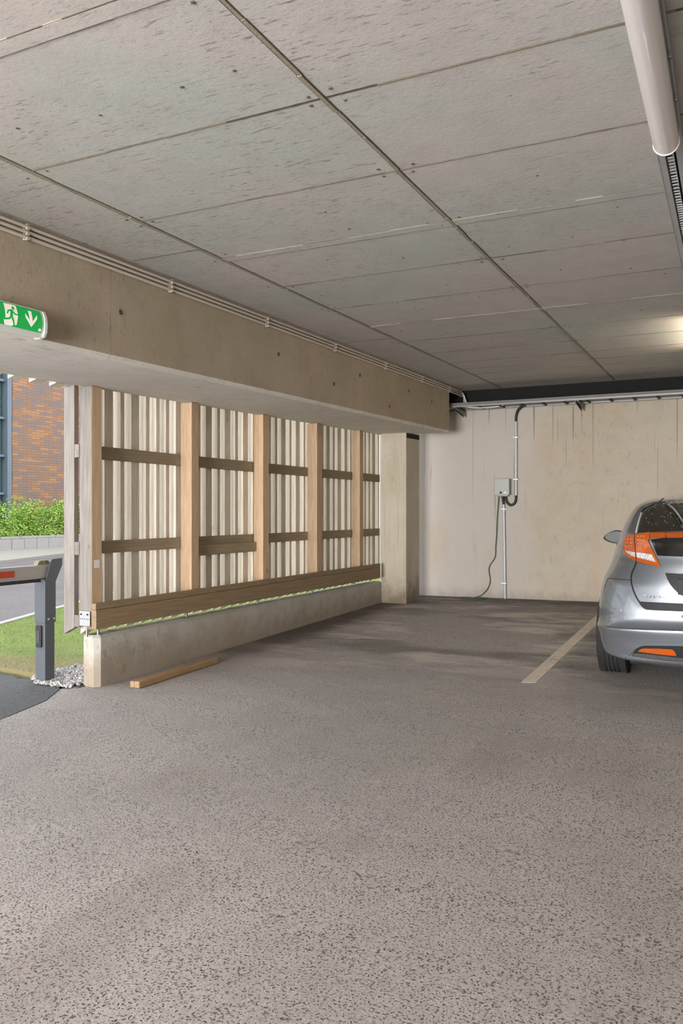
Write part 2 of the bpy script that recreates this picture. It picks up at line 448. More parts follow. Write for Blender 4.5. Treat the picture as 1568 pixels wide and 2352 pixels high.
for z0, z1 in ((1.826,1.927),(1.083,1.182),(.535,.624)):
    r = newbox('cross_rail', (-4.519,-.074,z0), (-4.472,5.60,z1), RAIL_M, SCREEN, .002)
    newbox('cut_end', (-4.518,-.077,z0+.001), (-4.473,-.0735,z1-.001), GREYY_M, r)
newbox('cross_rail', (-4.519,-4.4,2.86), (-4.472,5.6,2.96), RAIL_M, SCREEN, .002)
newbox('spacer_board', (-4.471,1.262,1.006), (-4.428,2.372,1.102), RAIL_M, SCREEN, .002)

GUARD = facade('guard_rail', 'low timber guard rail of stacked planks above the kerb wall', 'guard rail')
for y0, y1 in ((-.081,2.44),(2.444,3.64),(3.644,5.235)):
    newbox('plank', (-4.347,y0,.674), (-4.300,y1,.7205), KICK_M, GUARD, .002)
newbox('plank', (-4.345,-.078,.5275), (-4.300,5.235,.671), KICK_M, GUARD, .003)
newbox('plank', (-4.40,-.066,.52), (-4.348,5.2,.66), KICK_M, GUARD, .003)
bm = bmesh.new(); box(bm, (-4.455,-.092,.548), (-4.352,-.083,.66), .002)
pl = finish('bracket_plate', bm, STEEL_M, GUARD)
for x in (-4.435,-4.372):
    bm = bmesh.new(); lathe(bm, [(-.0975,.0001),(-.0975,.007),(-.091,.007)], 'y', 10, 0, (x,0,.637)); finish('screw', bm, BLACK_M, pl)
for x in (-4.44,-4.42,-4.40,-4.38,-4.365):
    bm = bmesh.new(); lathe(bm, [(-.094,.0001),(-.0938,.004),(-.091,.004)], 'y', 8, 0, (x,0,.602)); finish('screw', bm, BLACK_M, pl)
bm = bmesh.new(); tube(bm, [(-4.41,.06,.56),(-4.41,.06,.455)], .011)
finish('support_rod', bm, TRAY_M, GUARD, True)

# ------------------------------------------------------------------ three conduits along the top of the beam
CLIPS = [1.94,3.19,4.44,5.70,6.96,8.21,9.37,10.43]
for dz, lab in ((.0,'lowest'),(.0285,'middle'),(.057,'topmost')):
    z = 2.826+dz; x = -3.424
    c = thing('conduit', f'{lab} of three pale electrical conduits along the beam under the ceiling', 'conduit', (0,0,0), group='conduits along the beam')
    ye = 10.98-dz*.6
    newtube('pipe', [(x,-2.5,z+deck(-2.5)),(x,10.4,z+deck(10.4)),(x+.01,ye,z+deck(ye)-.012)], .0098, CONDUIT_M, c, 10)
    for y in CLIPS:
        bm = bmesh.new()
        box(bm, (-3.4395,y-.009,z-.0135), (-3.4125,y+.009,z-.0102), .001, 0, True)
        box(bm, (-3.4395,y-.009,z+.0102), (-3.4125,y+.009,z+.0130), .001, 0, True)
        box(bm, (-3.416,y-.011,z-.0125), (-3.4105,y+.011,z-.004), .001, 0, True)
        box(bm, (-3.4405,y-.011,z-.012), (-3.432,y+.011,z+.012), .001, 0, True)
        finish('clip', bm, CONDUIT_M, c)
for k, (dx, dy) in enumerate(((0,0),(.018,.01),(.035,-.008))):
    lab = ['first','second','third'][k]
    o = newtube('wire', [(-3.415,10.97-k*.015,2.85+deck(10.97)+.0285*k-.03),(-3.405+dx*.3,11.0+dy,3.045),(-3.40+dx,11.0+dy,2.96),(-3.38+dx*2.2,10.97+dy,2.885)], .0055, WCABLE_M, None, 6, 6)
    tag(o, f'{lab} white wire from the left hanging out of the conduit end by the beam', 'wire', 'wires at the conduit ends')

# ------------------------------------------------------------------ emergency exit sign on the beam
def emis(name, col, e, rough=.4):
    m = NT(name); m.set(m.b.inputs['Base Color'], col); m.set(m.b.inputs['Roughness'], rough)
    m.set(m.b.inputs['Emission Color'], col); m.set(m.b.inputs['Emission Strength'], e); return m.m
SGREEN = emis('sign_green', srgb(16,150,66), .6)
SWHITE = emis('sign_white', srgb(236,226,214), .45)
SHOUSE = plain('sign_housing', srgb(222,226,220), .35, .03, 40, .02)
SIGN = thing('exit_sign', 'green and white lit exit sign with running figure and down arrow on the beam', 'exit sign', (-3.44,3.255,2.357), (math.atan(SLOPE),0,0))
# local frame: +x out of the beam, +y along the beam towards the back wall, z up; right end of the face at y=-.015
def bulge(y, z, t=0):  # gently curved face
    v = (z-.074)/.074
    return .078-.016*v*v+t
def sign_part(name, pts, mat, t, parent=SIGN, sub=1):
    bm = bmesh.new()
    for poly in (pts if isinstance(pts[0], list) else [pts]):
        f = bm.faces.new([bm.verts.new((0,a,b)) for a,b in poly])
        bmesh.ops.triangulate(bm, faces=[f])
    for _ in range(3):
        es = [e for e in bm.edges if e.calc_length() > .012]
        if es: bmesh.ops.subdivide_edges(bm, edges=es, cuts=1)
        bmesh.ops.triangulate(bm, faces=[f for f in bm.faces if len(f.verts) > 3])
    top = list(bm.verts)
    for v in top: v.co.x = bulge(v.co.y, v.co.z, t)
    r = bmesh.ops.extrude_face_region(bm, geom=bm.faces[:])
    for v in r['geom']:
        if isinstance(v, bmesh.types.BMVert): v.co.x -= .0012
    return finish(name, bm, mat, parent)
L0 = -.47
bm = bmesh.new()
N = 10
prof = [(0.0,.004),(.03,.0)]+[(bulge(0,.146*k/N)-.004,.146*k/N) for k in range(N+1)]+[(.03,.146),(0,.142)]
prism(bm, [(x,L0,z) for x,z in prof], (0,.47,0))
finish('housing', bm, SHOUSE, SIGN)
bm = bmesh.new()
prof2 = [(.0,.0),(.03,-.004),(.066,.004),(.080,.03),(.084,.074),(.080,.112),(.066,.142),(.03,.15),(0,.146)]
prism(bm, [(x,.0,z) for x,z in prof2], (0,.018,0))
finish('end_cap', bm, SHOUSE, SIGN)
sign_part('legend', [(L0+.012,.022),(-.021,.022),(-.016,.05),(-.013,.08),(-.017,.112),(-.024,.138),(L0+.012,.138)], SGREEN, .0015)

def zs(pts): return [(a, b+.069) for a, b in pts]
sign_part('door_panel', zs([(-.2665,.0632),(-.2238,.0659),(-.1885,.0647),(-.1814,.0182),(-.1885,-.0353),(-.2076,-.0454),(-.2612,-.0469),(-.2717,-.0212),(-.2585,-.0185),(-.2559,.0248)]), SWHITE, .0025)
sign_part('arrow', [zs(q) for q in ([(-.1079,.0551),(-.0863,.0559),(-.0838,-.012),(-.0985,-.012)],[(-.1305,.0353),(-.0908,-.006),(-.0908,-.028),(-.1290,.0146)],[(-.0505,.0405),(-.0515,.0212),(-.0908,-.028),(-.0908,-.006)])], SWHITE, .0025)
sign_part('label_square', zs([(-.039,-.0273),(-.0227,-.0265),(-.0227,-.0391),(-.039,-.0407)]), SWHITE, .0025)
sign_part('side_panel', zs([(-.40,.065),(-.312,.066),(-.302,.03),(-.302,-.01),(-.312,-.046),(-.40,-.047)]), SWHITE, .0025)
def stroke(a, b, w):
    a, b = Vector(a), Vector(b); n = (b-a).normalized(); p = Vector((-n.y, n.x))*w/2; e = n*w*.25
    return [tuple(a-e+p), tuple(a-e-p), tuple(b+e-p), tuple(b+e+p)]
FIG = [((-.2065+.0095*math.cos(t*math.pi/6)*.95-.0045, .0475+.0095*math.sin(t*math.pi/6)) ) for t in range(12)]
man = sign_part('running_figure', zs(FIG), SGREEN, .0036)
for a, b, w in (((-.2225,.034),(-.2255,.001),.017),((-.2265,.0325),(-.2442,.0293),.008),((-.2442,.0293),(-.2521,.0139),.008),((-.2184,.0325),(-.2021,.0175),.008),((-.2021,.0175),(-.183,.0171),.007),
                ((-.2259,.0029),(-.2372,-.0093),.010),((-.2372,-.0103),(-.2707,-.0185),.009),((-.2245,.0029),(-.213,-.0161),.011),((-.213,-.0161),(-.2021,-.0423),.009),((-.2021,-.0423),(-.2150,-.0455),.007)):
    sign_part('limb', zs(stroke(a, b, w)), SGREEN, .0036, man)

# ------------------------------------------------------------------ ceiling trunking and tube luminaires
TRX = -.238
TR = thing('cable_trunking', 'grey slotted cable trunking along the ceiling with tube lights under it', 'trunking')
bm = bmesh.new()
zt = CEIL-.001
ya, yb = -2.5, 11.0
box(bm, (TRX-.052,ya,zt-.052), (TRX-.022,yb,zt-.002), .002, 0, True)
box(bm, (TRX+.022,ya,zt-.052), (TRX+.052,yb,zt-.002), .002, 0, True)
box(bm, (TRX-.053,ya,zt-.054), (TRX-.0505,yb,zt-.040), 0, 0, True)
box(bm, (TRX+.0505,ya,zt-.054), (TRX+.053,yb,zt-.040), 0, 0, True)
finish('channel', bm, PIPE_M, TR)
bm = bmesh.new(); box(bm, (TRX-.022,ya,zt-.022), (TRX+.022,yb,zt-.004), 0, 0, True); finish('slot_back', bm, VOID_M, TR)
bm = bmesh.new()
y = 1.0; rr = random.Random(2)
while y < 10.9:
    w = rr.uniform(.012,.02)
    box(bm, (TRX-.016,y,zt-.047), (TRX+.012,y+w,zt-.043), 0, 0, True)
    box(bm, (TRX+.006,y,zt-.045), (TRX+.012,y+.034,zt-.043), 0, 0, True)
    y += rr.uniform(.034,.046)
finish('slotted_strip', bm, PIPE_M, TR)
def luminaire(y0, y1, label, lit=False, x=TRX, zb=None):
    L = thing('tube_light', label, 'light', (0,0,0), group='tube lights on the ceiling trunking')
    zc = CEIL-.054-.05
    bm = bmesh.new()
    prof = []
    n = 20
    R = .0485
    for k in range(n+1):
        a = math.pi*(-.12+1.24*k/n)+math.pi
        prof.append((R*math.cos(a), R*1.02*math.sin(a)))
    pts = [(x+px, y0, zc+pz+.004) for px, pz in prof]
    v0 = [bm.verts.new((p[0],p[1],p[2]+deck(p[1]))) for p in pts]
    v1 = [bm.verts.new((p[0],y1,p[2]+deck(y1))) for p in pts]
    for i in range(n): bm.faces.new([v0[i],v0[i+1],v1[i+1],v1[i]])
    bm.faces.new(v0); bm.faces.new(v1[::-1]); bm.faces.new([v0[0],v1[0],v1[-1],v0[-1]])
    finish('diffuser', bm, LIT_M if lit else DIFF_M, L, True)
    bm = bmesh.new(); box(bm, (x-.036,y0+.01,zc+.02), (x+.047,y1-.01,zc+.0515), .004, 0, True)
    finish('gear_tray', bm, TRAY_M, L)
    for yy, s in ((y0,-1),(y1,1)):
        bm = bmesh.new()
        a = [bm.verts.new((x+px*1.05, yy, zc+pz*1.05+.004+deck(yy))) for px, pz in prof]
        b = [bm.verts.new((x+px*1.03, yy+s*.009, zc+pz*1.03+.004+deck(yy))) for px, pz in prof]
        m_ = len(a)
        for i in range(m_): bm.faces.new([a[i],a[(i+1)%m_],b[(i+1)%m_],b[i]])
        bm.faces.new(a); bm.faces.new(b[::-1])
        finish('end_cap', bm, WHITE_M, L, True)
    for yy in (y0+.35, (y0+y1)/2+.15, y1-.3):
        newbox('mounting_clip', (x+.047,yy,zc+.03), (x+.060,yy+.016,zc+.05), TRAY_M, L, .002, True)
    return L
LIT_M = emis('lit_diffuser', (1.0,.86,.66), 30.0)
luminaire(1.93, 3.47, 'white tube luminaire hanging from the trunking nearest the camera')
luminaire(7.45, 8.95, 'lit tube luminaire further along the trunking above the car', True)

# ------------------------------------------------------------------ cable tray along the back wall
TRAY = thing('cable_tray', 'long galvanised cable ladder carried on brackets along the back wall top', 'cable tray')
zt = 2.849
newbox('side_rail', (-4.3,10.66,zt-.004), (8.6,10.672,zt+.020), TRAY_M, TRAY, .002)
newbox('side_rail', (-4.3,11.05,zt-.004), (8.6,11.062,zt+.058), TRAY_M, TRAY, .002)
bm = bmesh.new(); box(bm, (-4.3,10.672,zt-.004), (8.6,10.69,zt-.001)); box(bm, (-4.3,11.03,zt-.004), (8.6,11.05,zt-.001)); finish('flange', bm, TRAY_M, TRAY)
x = -3.42
while x < 8.5:
    newbox('rung', (x,10.672,zt-.003), (x+.028,11.05,zt+.012), BLACK_M, TRAY, .002); x += .285
for x in (-3.45,-1.82,-.2,1.4,3.0,4.6,6.2,7.8):
    bm = bmesh.new()
    prism(bm, [(x,BACK_Y-.002,zt-.09),(x,BACK_Y-.002,zt-.006),(x,10.65,zt-.006),(x,10.65,zt-.03)], (.006,0,0))
    prism(bm, [(x+.04,BACK_Y-.002,zt-.09),(x+.04,BACK_Y-.002,zt-.006),(x+.04,10.65,zt-.006),(x+.04,10.65,zt-.03)], (.006,0,0))
    box(bm, (x,10.65,zt-.010), (x+.046,BACK_Y-.002,zt-.0055))
    finish('bracket', bm, TRAY_M, TRAY)
for k in range(11):
    yy = 10.70+.043*(k % 8)+(.02 if k > 7 else 0)
    rr = random.Random(k)
    pts = [(-4.3+.6*j, yy+rr.uniform(-.006,.006), zt+.0265+(.0235 if k > 7 else 0)+rr.uniform(-.001,.001)) for j in range(22)]
    o = newtube('cable', pts, .0125, CABLE_M, None, 7)
    tag(o, 'long grey cable lying side by side with others on the wall tray', 'cable', 'cables on the wall tray')
o = newtube('white_cable', [(-3.36,10.69,2.862),(-3.2,10.72,2.838),(-3.05,10.78,2.832),(-2.9,10.82,2.842),(-2.8,10.86,2.862)], .008, WCABLE_M, None, 7, 6)
tag(o, 'white cable sagging under the near end of the wall tray', 'cable')

# ------------------------------------------------------------------ charging box with its conduits and cable
BX = thing('junction_box', 'grey electrical box on the stained back wall above a conduit', 'electrical box', (-2.862,BACK_Y,1.648))
bm = bmesh.new(); prism(bm, [(-.100,0,.004),(-.100,-.115,.004),(-.096,-.12,.0),(.096,-.12,.0),(.100,-.115,.004),(.100,0,.004)], (0,0,.214)); finish('housing', bm, BOX_M, BX)
newbox('lid', (-.102,-.142,-.006), (.102,-.118,.222), LID_M, BX, .005)
newbox('cable_entry', (-.075,-.105,-.022), (.075,-.02,.004), BOX_M, BX, .004)
bm = bmesh.new(); lathe(bm, [(-.149,.0001),(-.149,.012),(-.146,.016),(-.141,.016)], 'y', 16, 0, (-.012,0,.03)); finish('lock', bm, BLACK_M, BX, True)
newbox('label_plate', (.03,-.1432,.022), (.064,-.1418,.04), WHITE_M, BX)
LC = thing('lower_conduit', 'pale grey conduit running from floor up to the electrical box', 'conduit', (0,0,0))
newtube('pipe', [(-2.842,BACK_Y-.03,.20),(-2.862,BACK_Y-.03,1.515)], .019, PIPE_M, LC, 12)
newtube('flexible_sleeve', [(-2.861,BACK_Y-.03,1.50),(-2.868,BACK_Y-.04,1.57),(-2.878,BACK_Y-.055,1.645)], .0165, BLACK_M, LC, 10, 4)
for z in (1.45,.42):
    bm = bmesh.new(); box(bm, (-2.895,BACK_Y-.052,z-.006), (-2.822,BACK_Y-.046,z+.006), .001); box(bm, (-2.895,BACK_Y-.046,z-.006), (-2.888,BACK_Y-.001,z+.006)); box(bm, (-2.829,BACK_Y-.046,z-.006), (-2.822,BACK_Y-.001,z+.006)); finish('clamp', bm, STEEL_M, LC)
UC = thing('upper_conduit', 'grey conduit with black flexible ends from tray down to the box', 'conduit', (0,0,0))
newtube('pipe', [(-2.69,BACK_Y-.03,2.66),(-2.69,BACK_Y-.03,1.64)], .018, PIPE_M, UC, 12)
newtube('flexible_hose', [(-2.69,BACK_Y-.03,2.65),(-2.69,BACK_Y-.03,2.72),(-2.672,BACK_Y-.045,2.785),(-2.635,BACK_Y-.08,2.83),(-2.58,BACK_Y-.14,2.858)], .017, BLACK_M, UC, 10, 6)
newtube('flexible_loop', [(-2.69,BACK_Y-.03,1.645),(-2.692,BACK_Y-.03,1.58),(-2.715,BACK_Y-.035,1.525),(-2.765,BACK_Y-.045,1.505),(-2.81,BACK_Y-.055,1.545),(-2.828,BACK_Y-.06,1.60),(-2.83,BACK_Y-.06,1.645)], .0165, BLACK_M, UC, 10, 6)
for z in (2.44,1.86):
    bm = bmesh.new(); box(bm, (-2.725,BACK_Y-.052,z-.006), (-2.655,BACK_Y-.046,z+.006), .001); box(bm, (-2.725,BACK_Y-.046,z-.006), (-2.719,BACK_Y-.001,z+.006)); box(bm, (-2.661,BACK_Y-.046,z-.006), (-2.655,BACK_Y-.001,z+.006)); finish('clamp', bm, STEEL_M, UC)
fz = ground(-3.2,11.0)+.006
GC = newtube('extension_cable', [(-2.925,BACK_Y-.06,1.655),(-2.928,BACK_Y-.06,1.60),(-2.95,BACK_Y-.05,1.33),(-2.962,BACK_Y-.04,1.08),(-2.975,BACK_Y-.035,.93),(-2.985,BACK_Y-.03,.78),(-3.06,BACK_Y-.03,.66),(-3.072,BACK_Y-.03,.58),(-3.055,BACK_Y-.03,.45),(-3.085,BACK_Y-.04,.34),(-3.17,BACK_Y-.06,.245),
    (-3.25,BACK_Y-.12,fz),(-3.16,BACK_Y-.10,fz+.004),(-3.06,BACK_Y-.17,fz),(-3.12,BACK_Y-.28,fz),(-3.28,BACK_Y-.24,fz),(-3.36,BACK_Y-.15,fz),(-3.46,BACK_Y-.13,fz)], .0065, GREENCAB_M, None, 8, 8)
tag(GC, 'dark green cable hanging from the electrical box and coiled on the floor', 'cable')

# ------------------------------------------------------------------ loose timber and the painted bay line
TB = thing('floor_timber', 'short length of timber lying on the asphalt beside the kerb wall', 'timber', (-4.09,4.85,ground(-4.06,4.85)+.002), (math.atan(SLOPE),-.0095,-.012))
newbox('plank', (-.002,0,0), (.048,1.03,.052), TIMBER_M, TB, .010)
newbox('batten', (-.046,.004,0), (-.005,1.02,.050), TIMBER_M, TB, .008)
bm = bmesh.new(); prism(bm, [(x,y,ground(x,y)) for x,y in ((-1.440,6.10),(-1.335,6.13),(-1.335,11.12),(-1.440,11.12))], (0,0,.0014))
tag(finish('bay_line', bm, PAINT_M), 'worn pale painted bay line on the asphalt left of the car', 'painted line')

# ------------------------------------------------------------------ outside: apron, lawn, road, barrier, hedge, building
def flat(name, pts, z, th, mats, label, cat, kind='structure'):
    bm = bmesh.new(); prism(bm, [(x,y,z) for x,y in pts], (0,0,-th))
    return tag(finish(name, bm, mats), label, cat, kind=kind)
flat('road', [(-90,-60),(40,-60),(40,-6.9),(-4.5,-6.9),(-4.5,4.6),(-4.9,60),(-90,60)], .02, .3, ROAD_M, 'grey asphalt road passing outside', 'road')
rnd = random.Random(4)
edge = [(-4.36,2.0),(-4.26,3.3),(-4.34,3.9),(-4.43,4.3),(-4.60,4.60),(-4.66,4.66),(-4.78,4.64),(-4.86,4.70),(-4.95,4.69),(-5.06,4.76),(-5.2,4.74),(-5.32,4.81),(-5.45,4.80),(-5.8,4.88),(-6.6,4.9),(-8.0,5.2),(-12,4.6),(-26,-2),(-26,-6.9),(-4.42,-6.9)]
bm = bmesh.new(); prism(bm, [(x,y,SLOPE*y-.0265) for x,y in edge], (0,0,-.12))
tag(finish('apron', bm, APRON_M), 'darker asphalt drive in front of the entrance', 'drive', kind='structure')

def grass_mat():
    m = NT('lawn_grass')
    a = m.ramp(m.noise(1.3, 5, .6), .35, .65)
    c = m.mix(a, srgb(112,132,56), srgb(132,146,76))
    dry = m.ramp(m.math('ADD', m.mul(m.noise(2.2, 5, .6, loc=(3,1,0)), 1.3), m.axis(1)), 6.4, 5.55)
    c = m.mix(m.mul(dry, .85), c, srgb(144,124,94))
    c = m.mix(m.ramp(m.noise(90, 3, .7), .4, .7, 0, .45), c, srgb(84,98,40))
    return m.out(c, .9, m.bump(m.noise(70, 4, .7), .7, .03))
LAWN_M = grass_mat()
lawn = [(-4.42,5.30),(-4.98,5.27),(-5.06,4.84),(-5.45,4.90),(-6.6,5.02),(-7.1,5.3),(-7.62,6.67),(-8.0,7.62),(-8.5,9.0),(-10,13),(-13.5,22),(-18,34),(-4.5,34)]
flat('lawn_soil', lawn, .098, .1, LAWN_M, 'strip of lawn outside the timber screen', 'lawn')
def inside(x, y, P):
    c = False
    for i in range(len(P)):
        (x0,y0),(x1,y1) = P[i-1], P[i]
        if (y0 > y) != (y1 > y) and x < (x1-x0)*(y-y0)/(y1-y0)+x0: c = not c
    return c
bm = bmesh.new()
lay = None
rnd = random.Random(8)
n = 0
while n < 42000:
    y = 4.8+rnd.random()**1.7*11; x = rnd.uniform(-9.5,-4.6)
    if not inside(x, y, lawn): continue
    dry = y < 5.6+.5*math.sin(3*x)
    if dry and rnd.random() < .55: n += 1; continue
    h = rnd.uniform(.008,.028)*(.7 if dry else 1); a = rnd.uniform(0, 6.28); w = rnd.uniform(.002,.004)
    dx, dy = math.cos(a), math.sin(a)
    lx, ly = rnd.uniform(-.014,.014), rnd.uniform(-.014,.014)
    f = bm.faces.new([bm.verts.new((x-dx*w,y-dy*w,.097)), bm.verts.new((x+dx*w,y+dy*w,.097)), bm.verts.new((x+lx,y+ly,.098+h))])
    f.material_index = 1 if (dry or rnd.random() < .14) else 0
    n += 1
BLADE_M = plain('grass_blade', srgb(132,152,68), .7, .3, 30, 0)
DRYB_M = plain('dry_grass_blade', srgb(150,134,98), .8, .25, 30, 0)
tag(finish('grass', bm, [BLADE_M, DRYB_M]), 'short green grass with dry patches on the lawn', 'grass', kind='stuff')

KERB_M = plain('kerb_stone', srgb(168,163,156), .85, .15, 40, .3)
def strip_along(name, pts, w, z0, z1, mats, label, cat, kind='structure'):
    bm = bmesh.new()
    for a, b in zip(pts, pts[1:]):
        a, b = Vector((a[0],a[1],0)), Vector((b[0],b[1],0)); d = (b-a).normalized(); n = Vector((-d.y,d.x,0))*w
        prism(bm, [(a.x,a.y,z0),(b.x,b.y,z0),(b.x+n.x,b.y+n.y,z0),(a.x+n.x,a.y+n.y,z0)], (0,0,z1-z0))
    return tag(finish(name, bm, mats), label, cat, kind=kind)
strip_along('kerb', [(-6.6,5.0),(-7.1,5.3),(-7.62,6.67),(-8.0,7.62),(-8.5,9.0),(-10,13),(-13.5,22)], .10, 0, .112, KERB_M, 'pale kerbstone edge between lawn and road', 'kerb')
PAVE_M = plain('pavement_concrete', srgb(154,146,134), .88, .12, 30, .25)
flat('pavement', [(-21.6,8),(-15.0,9.2),(-17.4,14.6),(-18.4,17.2),(-19.6,20.2),(-22,26),(-27,40),(-30,40),(-24,24)], .09, .1, PAVE_M, 'pale pavement on the far side of the road', 'pavement')

STONE_M = NT('pebble_stone')
_r = STONE_M.n('ShaderNodeNewGeometry').outputs['Random Per Island']
STONE_M = STONE_M.out(STONE_M.mix(_r, srgb(112,110,110), srgb(196,191,186)), .8)
bm = bmesh.new(); rnd = random.Random(12)
prism(bm, [(-4.50,4.70,.070),(-4.50,5.28,.085),(-4.98,5.26,.085),(-5.04,4.86,.080),(-4.9,4.74,.072),(-4.66,4.68,.068)], (0,0,-.06), 1)
for k in range(2000):
    y = rnd.uniform(4.64,5.25); x = rnd.uniform(-5.02,-4.53)-(y-4.66)*.05
    if y < 4.72 and (x < -4.9 or x > -4.56): continue
    r = rnd.uniform(.009,.021)
    M = Matrix.Translation((x,y,.072+(y-4.66)*.03+r*.35+rnd.uniform(0,.012))) @ Matrix.Rotation(rnd.uniform(0,6.3),4,(rnd.random(),rnd.random(),rnd.random()+.1)) @ Matrix.Diagonal((rnd.uniform(.8,1.5),rnd.uniform(.7,1.1),rnd.uniform(.45,.8),1))
    bmesh.ops.create_icosphere(bm, subdivisions=1, radius=r, matrix=M)
o = finish('gravel', bm, [STONE_M, APRON_M], None, True)
tag(o, 'grey pebbles filling the strip by the kerb wall end', 'gravel', kind='stuff')
newb = newbox('edging_board', (-5.0,5.26,.06), (-4.56,5.285,.135), TIMBER_M)
tag(newb, 'thin timber edging board between the pebbles and the lawn', 'edging')

# boom barrier
CDK_M = plain('dark_grey_plastic', srgb(58,60,64), .5)
BP = thing('barrier_post', 'dark grey steel support post holding the barrier boom end', 'post', (-4.80,4.655,.088))
newbox('lower_tube', (-.104,0,-.02), (-.004,.10,.50), POSTMETAL_M, BP, .006)
bm = bmesh.new(); box(bm, (-.110,-.006,.455), (.002,.108,.79), .007); finish('upper_sleeve', bm, POSTMETAL_M, BP)
bm = bmesh.new()
prism(bm, [(.000,.006,.775),(.000,.106,.775),(.000,.175,.90),(.000,.178,.952),(.000,.165,.958),(.000,.072,.952),(.000,.055,.935)], (-.006,0,0))
finish('cradle_plate', bm, POSTMETAL_M, BP)
bm = bmesh.new()
prism(bm, [(-.108,.006,.775),(-.108,.106,.775),(-.108,.170,.90),(-.108,.165,.93),(-.108,.06,.90)], (.006,0,0))
finish('cradle_plate', bm, POSTMETAL_M, BP)
newbox('cradle_base', (-.108,-.012,.786), (-.002,.11,.80), POSTMETAL_M, BP, .002)
bm = bmesh.new()
for y in (.03,.085): lathe(bm, [(-.0005,.009),(.006,.008),(.0075,.004),(.0078,.0001)], 'x', 10, 0, (.002,y,.487))
finish('bolt', bm, STEEL_M, BP, True)
bm = bmesh.new(); box(bm, (-.086,-.018,.27), (-.03,.002,.44), .006); bx = finish('intercom', bm, BLACK_M, BP)
bm = bmesh.new(); box(bm, (-.074,-.022,.30), (-.044,-.015,.40), .004); finish('cover', bm, CDK_M, bx)
ARM = thing('barrier_boom', 'long aluminium barrier boom with red reflectors resting in the grey post', 'barrier', (-4.853,4.77,.892))
bm = bmesh.new()
box(bm, (-.028,-5.6,.0), (.028,0,.106), .008)
box(bm, (.026,-5.6,.084), (.031,0,.090), .001); box(bm, (.026,-5.6,.018), (.031,0,.022), .001)
finish('boom', bm, ALU_M, ARM)
newbox('rubber_edge', (-.018,-5.5,-.026), (.018,-.02,.001), BLACK_M, ARM, .006)
for y in (-.395,-1.3,-2.2,-3.1,-4.0,-4.9):
    newbox('red_reflector', (.0281,y-.42,.030), (.0305,y,.078), RED_M, ARM)
bm = bmesh.new()
prism(bm, [(-.022,-.165,.105),(-.022,-.155,.128),(-.022,-.14,.14),(-.022,-.06,.142),(-.022,-.045,.130),(-.022,-.038,.105)], (.044,0,0))
for y in (-.125,-.075): lathe(bm, [(.0215,.006),(.025,.005),(.0255,.0001)], 'x', 8, 1, (0,y,.124))
finish('tip_block', bm, [OLIVE_M, BLACK_M], ARM)

# low block wall, hedge and the brick building across the road
BLOCK_M = plain('garden_block', srgb(164,160,155), .9, .12, 30, .35)
RW = thing('block_wall', 'low pale concrete block wall below the green hedge', 'garden wall', (-22.9,20,.05))
bm = bmesh.new(); rnd = random.Random(3)
y = -9.0
while y < 9:
    w = .56; s = .03*math.sin(y*.7)
    box(bm, (-.16+s,y,0), (.16+s+rnd.uniform(-.01,.01),y+w-.012,.40), .018); y += w
finish('block_course', bm, BLOCK_M, RW)
bm = bmesh.new(); y = -9.2
while y < 9:
    box(bm, (-.18,y,.405), (.15+rnd.uniform(-.01,.01),y+.84-.012,.50), .015); y += .84
finish('cap_course', bm, BLOCK_M, RW)
LEAF_M = NT('hedge_leaf')
_r = LEAF_M.n('ShaderNodeNewGeometry').outputs['Random Per Island']
_c = LEAF_M.mix(LEAF_M.ramp(_r, .1, .9), srgb(112,160,48), srgb(172,200,88))
_c = LEAF_M.mix(LEAF_M.ramp(_r, .86, .95), _c, srgb(206,190,130))
LEAF_M = LEAF_M.out(_c, .6, None, Transmission_Weight=0.0, Subsurface_Weight=0.0)
STEM_M = plain('shrub_stem', srgb(104,84,62), .85)
def shrub(x, y, r, h, label, seed):
    root = thing('hedge_shrub', label, 'shrub', (x,y,.45), group='shrubs along the block wall')
    rnd = random.Random(seed); bm = bmesh.new()
    lumps = [(rnd.uniform(-.5,.5)*r, rnd.uniform(-.95,.95)*r, rnd.uniform(.08,.86)*h, rnd.uniform(.25,.42)) for _ in range(34)]
    lumps += [(.45*r, rnd.uniform(-1,1)*r, rnd.uniform(-.05,.15)*h, rnd.uniform(.18,.28)) for _ in range(7)]
    for lx, ly, lz, lr in lumps:
        for k in range(190):
            d = Vector((rnd.gauss(0,1),rnd.gauss(0,1),rnd.gauss(0,1))).normalized()*lr*rnd.uniform(.75,1.08)
            p = Vector((lx,ly,lz))+d
            u = Vector((rnd.gauss(0,1),rnd.gauss(0,1),rnd.gauss(0,.7)-.3)).normalized()
            v = (d.normalized()+Vector((rnd.gauss(0,.5),rnd.gauss(0,.5),rnd.gauss(0,.5)+.3))).cross(u).normalized()
            L = rnd.uniform(.05,.085); W = L*.32
            bm.faces.new([bm.verts.new(p), bm.verts.new(p+u*L*.5+v*W), bm.verts.new(p+u*L), bm.verts.new(p+u*L*.5-v*W)])
    finish('foliage', bm, LEAF_M, root)
    bm = bmesh.new()
    for k in range(9):
        a = rnd.uniform(0,6.28)
        tube(bm, [(rnd.uniform(-.1,.1),rnd.uniform(-.3,.3),-.2),(math.cos(a)*.25*r,math.sin(a)*.5*r,h*.45),(math.cos(a)*.5*r,math.sin(a)*.9*r,h*.85)], .016, 5, 0, 3, .004)
    finish('stem', bm, STEM_M, root)
for k, (yy, lab) in enumerate(((19.7,'leafy green hedge shrub in front of the glazed building corner'),(21.35,'bushy green shrub in front of the brick wall corner by the glazing'),(22.95,'dense green shrub beside the weathered end board of the screen'),(24.6,'green shrub mostly hidden behind the first screen post'),(26.3,'green hedge shrub glimpsed between the screen boards'))):
    shrub(-23.5, yy, 1.05, 1.38+.06*math.sin(k*2), lab, 40+k)
SOIL_M = plain('planting_soil', srgb(96,80,62), .95, .2, 30, .5)
